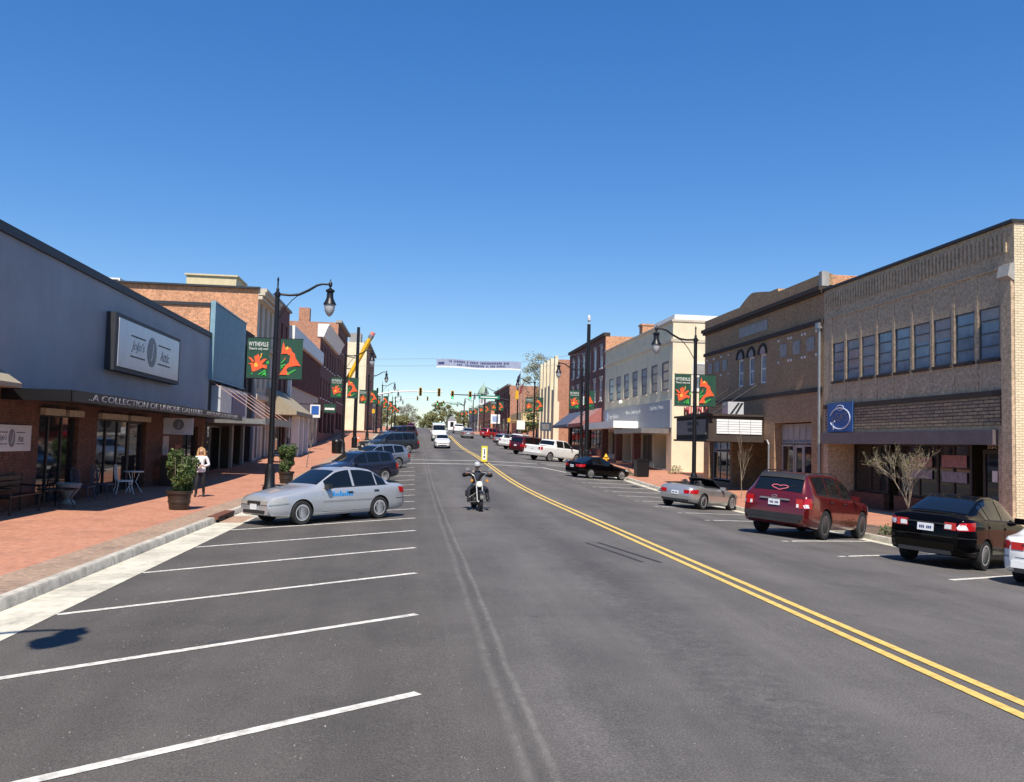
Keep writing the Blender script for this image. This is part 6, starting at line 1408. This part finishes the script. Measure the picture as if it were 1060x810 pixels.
def hand(J, E_, wrist, d, up_, r=.011):
    """palm and five fingers rooted at joint index wrist"""
    p = Vector(J[wrist][:3]); d = Vector(d).normalized(); s_ = d.cross(Vector(up_)).normalized(); n_ = s_.cross(d)
    J.append((*(p+d*.05), .034)); pi_ = len(J)-1; E_.append((wrist, pi_))
    for k, (o, ln) in enumerate(((-.03, .065), (-.01, .075), (.01, .07), (.03, .055))):
        a = p+d*.09+s_*o; J.append((*a, r)); E_.append((pi_, len(J)-1)); b = a+d*ln*.5-n_*.012; J.append((*b, r*.9)); E_.append((len(J)-2, len(J)-1)); c = b+d*ln*.3-n_*.03; J.append((*c, r*.8)); E_.append((len(J)-2, len(J)-1))
    a = p+d*.04-s_*.042-n_*.01; J.append((*a, r*1.1)); E_.append((pi_, len(J)-1)); J.append((*(a+d*.035-n_*.02), r)); E_.append((len(J)-2, len(J)-1))
def face(parent, c, fd, sc, hat=False):
    """eyes, nose, mouth, ears on a head centred at c facing fd (unit, horizontal)"""
    c = Vector(c); fd = Vector(fd).normalized(); sd_ = fd.cross(Vector((0, 0, 1)))
    mb = MB()
    for s_ in (-1, 1):
        p = c+fd*.082*sc+sd_*.032*s_*sc+Vector((0, 0, .012*sc)); mb.lathe([(.002, -.011*sc), (.011*sc, 0), (.002, .011*sc)], p, 8)
    mb.build('eyes', M_TRIM, parent)
    mb = MB(); p = c+fd*.085*sc+Vector((0, 0, -.052*sc)); mb.tube([p-sd_*.024*sc, p+fd*.004, p+sd_*.024*sc], .006*sc, 6); mb.build('mouth', mat('lips', (.35, .10, .09), .5), parent)
    mb = MB(); p = c+fd*.088*sc; mb.tube([p+Vector((0, 0, .012*sc)), p+fd*.018*sc+Vector((0, 0, -.018*sc)), p+Vector((0, 0, -.026*sc))], [.007*sc, .012*sc, .008*sc], 6); mb.build('nose', M_SKIN, parent)
# woman walking towards the camera in a white sweater
x, y = -6.85, 29.3; z = SZ(x, y)
wm = thing('person', 'blonde woman in a white sweater and dark trousers walking on the brick pavement', 'person', (x, y, z), R(0))
k = .93   # local metres -> units; she faces -Y, a little towards the street
J = [(0, 0, .92, .125), (0, 0, 1.05, .115), (0, -.01, 1.22, .13), (0, 0, 1.36, .12), (0, 0, 1.44, .055), (0, -.005, 1.50, .055), (0, -.015, 1.58, (.082, .098)), (0, -.01, 1.665, .06),
     (-.10, 0, .86, .095), (-.10, -.10, .48, .066), (-.11, -.06, .10, .046), (-.115, -.17, .045, .042), (-.115, -.24, .035, .03),
     (.10, 0, .86, .095), (.10, .03, .48, .066), (.10, .16, .12, .046), (.105, .07, .045, .042), (.105, 0, .035, .03),
     (-.19, 0, 1.37, .06), (-.25, .02, 1.12, .05), (-.13, -.18, 1.06, .04), (-.06, -.22, 1.08, .03),
     (.19, 0, 1.37, .06), (.27, .02, 1.12, .05), (.17, -.18, 1.08, .04), (.08, -.23, 1.10, .03)]
E_ = [(0, 1), (1, 2), (2, 3), (3, 4), (4, 5), (5, 6), (6, 7), (0, 8), (8, 9), (9, 10), (10, 11), (11, 12), (0, 13), (13, 14), (14, 15), (15, 16), (16, 17), (3, 18), (18, 19), (19, 20), (20, 21), (3, 22), (22, 23), (23, 24), (24, 25)]
hand(J, E_, 21, (.9, -.3, .1), (0, 0, 1)); hand(J, E_, 25, (-.9, -.4, .1), (0, 0, 1))
def sc_(J): return [(j[0]*k, j[1]*k, j[2]*k, tuple(q*k for q in j[3]) if isinstance(j[3], tuple) else j[3]*k) for j in J]
def pickw(c):
    h = c.z/k
    if h < .09: return 3
    if h < .90 : return 2
    if h > 1.42 or (abs(c.x/k) < .16 and c.y/k < -.20): return 0
    return 1
skinned('body', sc_(J), E_, [M_SKIN, M_SHIRT, M_JEAN, M_SHOE], pickw, wm)
mb = MB(); mb.lathe([(.165, .86), (.175, .95), (.165, 1.06)], (0, 0, 0), 20); mb.v = [(v[0]*k, v[1]*k*.82, v[2]*k) for v in mb.v]; mb.build('sweater_hem', M_SHIRT, wm, smooth=60, **LOC0)
J = [(0, .03, 1.69, .085), (0, .06, 1.60, .10), (0, .07, 1.48, .085), (0, .08, 1.36, .07), (-.085, .0, 1.66, .04), (-.11, .0, 1.55, .045), (-.12, -.02, 1.42, .04), (-.11, -.05, 1.33, .025), (.085, .0, 1.66, .04), (.11, .0, 1.55, .045), (.12, -.02, 1.42, .04), (.10, -.05, 1.34, .025), (0, -.05, 1.70, .05)]
skinned('hair', sc_(J), [(0, 1), (1, 2), (2, 3), (0, 4), (4, 5), (5, 6), (6, 7), (0, 8), (8, 9), (9, 10), (10, 11), (0, 12)], [M_HAIR], lambda c: 0, wm)
face(wm, (0, -.015*k, 1.58*k), (0, -1, 0), k)
for ch in kids(wm):
    if ch.name.split('.')[0] in ('eyes', 'mouth', 'nose'): ch.data.transform(Matrix.Translation(PW(wm)))
t = tag(MB().box(-.03+x, .06+x, y-.27*k, y-.245*k, z+1.07*k, z+1.21*k).build('phone', M_TRIM, None, (x, y-.25*k, z+1.12*k)), 'small dark phone held in the hands of the woman in white', 'phone')

CHROME0 = M_CHROME; M_CHROME = mat('bike_chrome', (.42, .42, .41), .3, .7, .1)
# motorcycle, coming towards the camera
mx, my = 1.97, 26.6; mz = RZ(mx, my)
mo = thing('motorcycle', 'black and chrome cruiser motorcycle with high handlebars and white headlamp coming up the lane', 'motorcycle', (mx, my, mz+.003), pi+R(4))
q = LOC0; s9 = .92
def mt(name, mb, m, par=mo, sm=40): mb.v = [(v[0]*s9, v[1]*s9, v[2]*s9) for v in mb.v]; return mb.build(name, m, par, smooth=sm, **LOC0)
def tyre(y, r, wd):
    mb = MB(); mb.lathe([(r*.74, -wd*.35), (r*.88, -wd*.5), (r*.97, -wd*.33), (r, 0), (r*.97, wd*.33), (r*.88, wd*.5), (r*.74, wd*.35)], (0, y, r), 32, 'x'); return mb
for y_, r_, w_ in ((.82, .33, .12), (-.76, .33, .17)):
    wh = mt('wheel', tyre(y_, r_, w_), M_TYRE)
    mb = MB(); mb.lathe([(r_*.74, -.03), (r_*.68, -.035), (r_*.68, .035), (r_*.74, .03)], (0, y_, r_), 24, 'x'); mb.lathe([(.05, -.08), (.05, .08)], (0, y_, r_), 10, 'x')
    for a in range(14): an = a*2*pi/14; mb.tube([(.02*(-1)**a, y_+.05*cos(an), r_+.05*sin(an)), (0, y_+r_*.7*cos(an), r_+r_*.7*sin(an))], .006, 4)
    mt('rim', mb, M_CHROME, wh)
mb = MB()
for s_ in (-1, 1): mb.tube([(s_*.10, .83, .33), (s_*.10, .42, .98)], .027, 8)
mb.box(-.13, .13, .42, .50, .82, .88); mb.box(-.13, .13, .36, .46, .95, 1.0); mt('front_fork', mb, M_CHROME)
mb = MB()
for s_ in (-1, 1): mb.tube([(0, .38, 1.0), (s_*.12, .36, 1.02), (s_*.17, .34, 1.20), (s_*.30, .24, 1.30), (s_*.42, .1, 1.30)], .015, 8)
mt('handlebar', mb, M_CHROME)
for s_ in (-1, 1):
    mb = MB(); mb.tube([(s_*.30, .22, 1.30), (s_*.42, .09, 1.30)], .022, 8); mt('grip', mb, M_TRIM)
    mb = MB(); mb.tube([(s_*.32, .22, 1.31), (s_*.37, .24, 1.42)], .008, 5); mb.prism([(-.06, -.04), (.06, -.04), (.07, .03), (-.05, .04)], lambda a, c, d: (s_*.40+a, .24+d, 1.44+c), .02); mt('mirror', mb, M_CHROME)
    mb = MB(); mb.lathe([(.045, 0), (.05, .03), (.03, .09)], (0, 0, 0), 10, 'y'); mb.v = [(v[0]+s_*.27, .50-v[1], v[2]+1.05) for v in mb.v]; mt('turn_signal', mb, mat('amber_lens', (.70, .28, .02), .3))
mb = MB(); mb.lathe([(.03, .34), (.09, .38), (.105, .48), (.10, .52)], (0, 0, .93), 16, 'y'); hl = mt('headlight', mb, M_CHROME)
mb = MB(); mb.lathe([(.095, .521), (.06, .535), (.001, .54)], (0, 0, .93), 16, 'y'); mt('lens', mb, emis('lamp_lit', (.8, .76, .62), .3), hl)
mb = MB()
n = 14
for i in range(n+1):
    a = R(15+150*i/n); 
    for xx, dr in ((-.075, -.02), (-.06, .02), (.06, .02), (.075, -.02)): mb.v.append((xx, .82+(.37+dr)*cos(a), .33+(.37+dr)*sin(a)))
for i in range(n):
    for j in range(3): mb.f.append((4*i+j, 4*i+j+1, 4*i+j+5, 4*i+j+4)); mb.mi.append(0)
mt('front_fender', mb, M_LEATH)
mb = MB(); o_ = 0
for i in range(n+1):
    a = R(20+150*i/n)
    for xx, dr in ((-.11, -.03), (-.09, .02), (.09, .02), (.11, -.03)): mb.v.append((xx, -.76+(.38+dr)*cos(a), .33+(.38+dr)*sin(a)))
for i in range(n):
    for j in range(3): mb.f.append((4*i+j, 4*i+j+1, 4*i+j+5, 4*i+j+4)); mb.mi.append(0)
mt('rear_fender', mb, M_LEATH)
mb = MB(); mb.lathe([(.02, -.18), (.10, -.14), (.14, .05), (.13, .25), (.05, .34)], (0, .05, .80), 14, 'y'); mt('fuel_tank', mb, P_BLK)
mb = MB(); mb.tube([(0, -.05, .72), (0, -.3, .66), (0, -.55, .72), (0, -.75, .80)], [.12, .17, .15, .10], 10); mt('saddle', mb, M_LEATH)
mb = MB()
for a in (-.28, .32):
    d = Vector((0, sin(a), cos(a)))
    for i in range(7): p = Vector((0, .02, .36))+d*(.06+.05*i); mb.tube([p, p+d*.03], .095 if i < 6 else .08, 10)
mb.lathe([(.14, -.14), (.16, -.1), (.16, .1), (.14, .14)], (0, 0, .34), 14, 'x'); mb.box(-.1, .1, -.42, -.05, .22, .52); mt('engine', mb, mat('engine_grey', (.09, .09, .09), .4, .5))
mb = MB(); mb.tube([(0, .4, .95), (0, .38, .40), (0, .25, .2), (0, -.35, .2), (0, -.76, .34)], .03, 8); mb.tube([(0, .38, .9), (0, -.2, .72), (0, -.76, .36)], .03, 8); mt('frame', mb, M_BLACK)
mb = MB(); mb.tube([(.12, .15, .5), (.17, .12, .3), (.18, -.1, .24), (.19, -.95, .26)], [.03, .03, .035, .045], 10); mb.tube([(.12, -.1, .5), (.17, -.15, .36), (.18, -.3, .34), (.19, -.95, .37)], [.03, .03, .035, .045], 10); mt('exhaust', mb, MATS['engine_grey'])
for s_ in (-1, 1):
    mb = MB(); mb.tube([(s_*.1, .35, .28), (s_*.36, .35, .30)], .016, 6); mb.box(s_*.26, s_*.40, .28, .42, .29, .315); mt('foot_peg', mb, M_BLACK)
    mb = MB(); mb.box(s_*.16, s_*.31, -.95, -.5, .42, .64); mt('saddlebag', mb, M_LEATH)
mb = MB(); mb.tube([(-.36, .52, .46), (-.38, .5, .30), (.38, .5, .30), (.36, .52, .46), (.1, .45, .62), (-.1, .45, .62), (-.36, .52, .46)], .016, 6); mt('crash_bar', mb, M_BLACK)
# rider
rd = thing('person', 'motorcycle rider in black jacket and pale helmet, arms raised to high bars', 'person', (mx, my, mz), pi+R(4))
rd.scale = (.93,)*3; mo.scale = (.93,)*3
k = s9
J = [(0, -.30, .80, .15), (0, -.31, .95, .15), (0, -.27, 1.12, .168), (0, -.24, 1.27, .155), (0, -.22, 1.36, .06), (0, -.20, 1.42, .06), (0, -.18, 1.51, (.085, .1)), (0, -.18, 1.59, .065)]
E_ = [(i, i+1) for i in range(7)]
ends = []
for s_ in (-1, 1):
    o = len(J); J += [(s_*.13, -.25, .78, .115), (s_*.31, .13, .74, .09), (s_*.34, .22, .42, .066), (s_*.33, .30, .36, .05), (s_*.34, .42, .36, .034)]
    E_ += [(0, o), (o, o+1), (o+1, o+2), (o+2, o+3), (o+3, o+4)]
    o = len(J); J += [(s_*.24, -.24, 1.29, .10), (s_*.52, -.08, 1.20, .084), (s_*.40, .08, 1.29, .05)]
    E_ += [(3, o), (o, o+1), (o+1, o+2)]; ends.append(o+2)
for s_, e in zip((-1, 1), ends): hand(J, E_, e, (-s_*.2, .9, .35), (0, 0, 1), .012)
M_TEE = mat('dark_shirt', (.03, .035, .05), .8)
def pickr(c):
    X, Y, Z = c.x/k, c.y/k, c.z/k
    if Z > 1.36 and abs(X) < .2: return 0
    if Z < .44 and Y > .15: return 3
    if Y > .09 and Z > 1.2: return 0
    if Z < .86: return 2
    return 5 if abs(X) < .05 and Z > .95 and Y > -.2 else 1
skinned('body', sc_(J), E_, [M_SKIN, M_LEATH, M_JEAN, M_SHOE, M_ORNG, M_TEE], pickr, rd)
mb = MB(); mb.lathe([(.128, 1.50), (.138, 1.55), (.13, 1.62), (.095, 1.675), (.03, 1.70), (.005, 1.70)], (0, 0, 0), 20); mb.v = [(v[0]*k*.9, (v[1]*1.1-.19)*k, v[2]*k) for v in mb.v]; hm = mb.build('helmet', mat('helmet_grey', (.42, .42, .43), .2), rd, smooth=60, **LOC0)
mb = MB(); mb.prism([(-.1, 1.53), (.1, 1.53), (.11, 1.55), (-.11, 1.55)], lambda a, c, d: (a*k, (-.06+d)*k, c*k), .07); mb.build('visor_peak', M_TRIM, hm, **LOC0)
mb = MB(); mb.box(-.085*k, .085*k, -.098*k, -.066*k, 1.495*k, 1.535*k); mb.build('sunglasses', M_TRIM, rd, **LOC0)
tmp = empty('tmpface', (0, 0, 0)); face(rd, Vector((0, -.18*k, 1.51*k))+PW(rd), (0, 1, 0), k); bpy.data.objects.remove(tmp)
bpy.context.view_layer.update()
bpy.data.scenes.remove(TMPS)
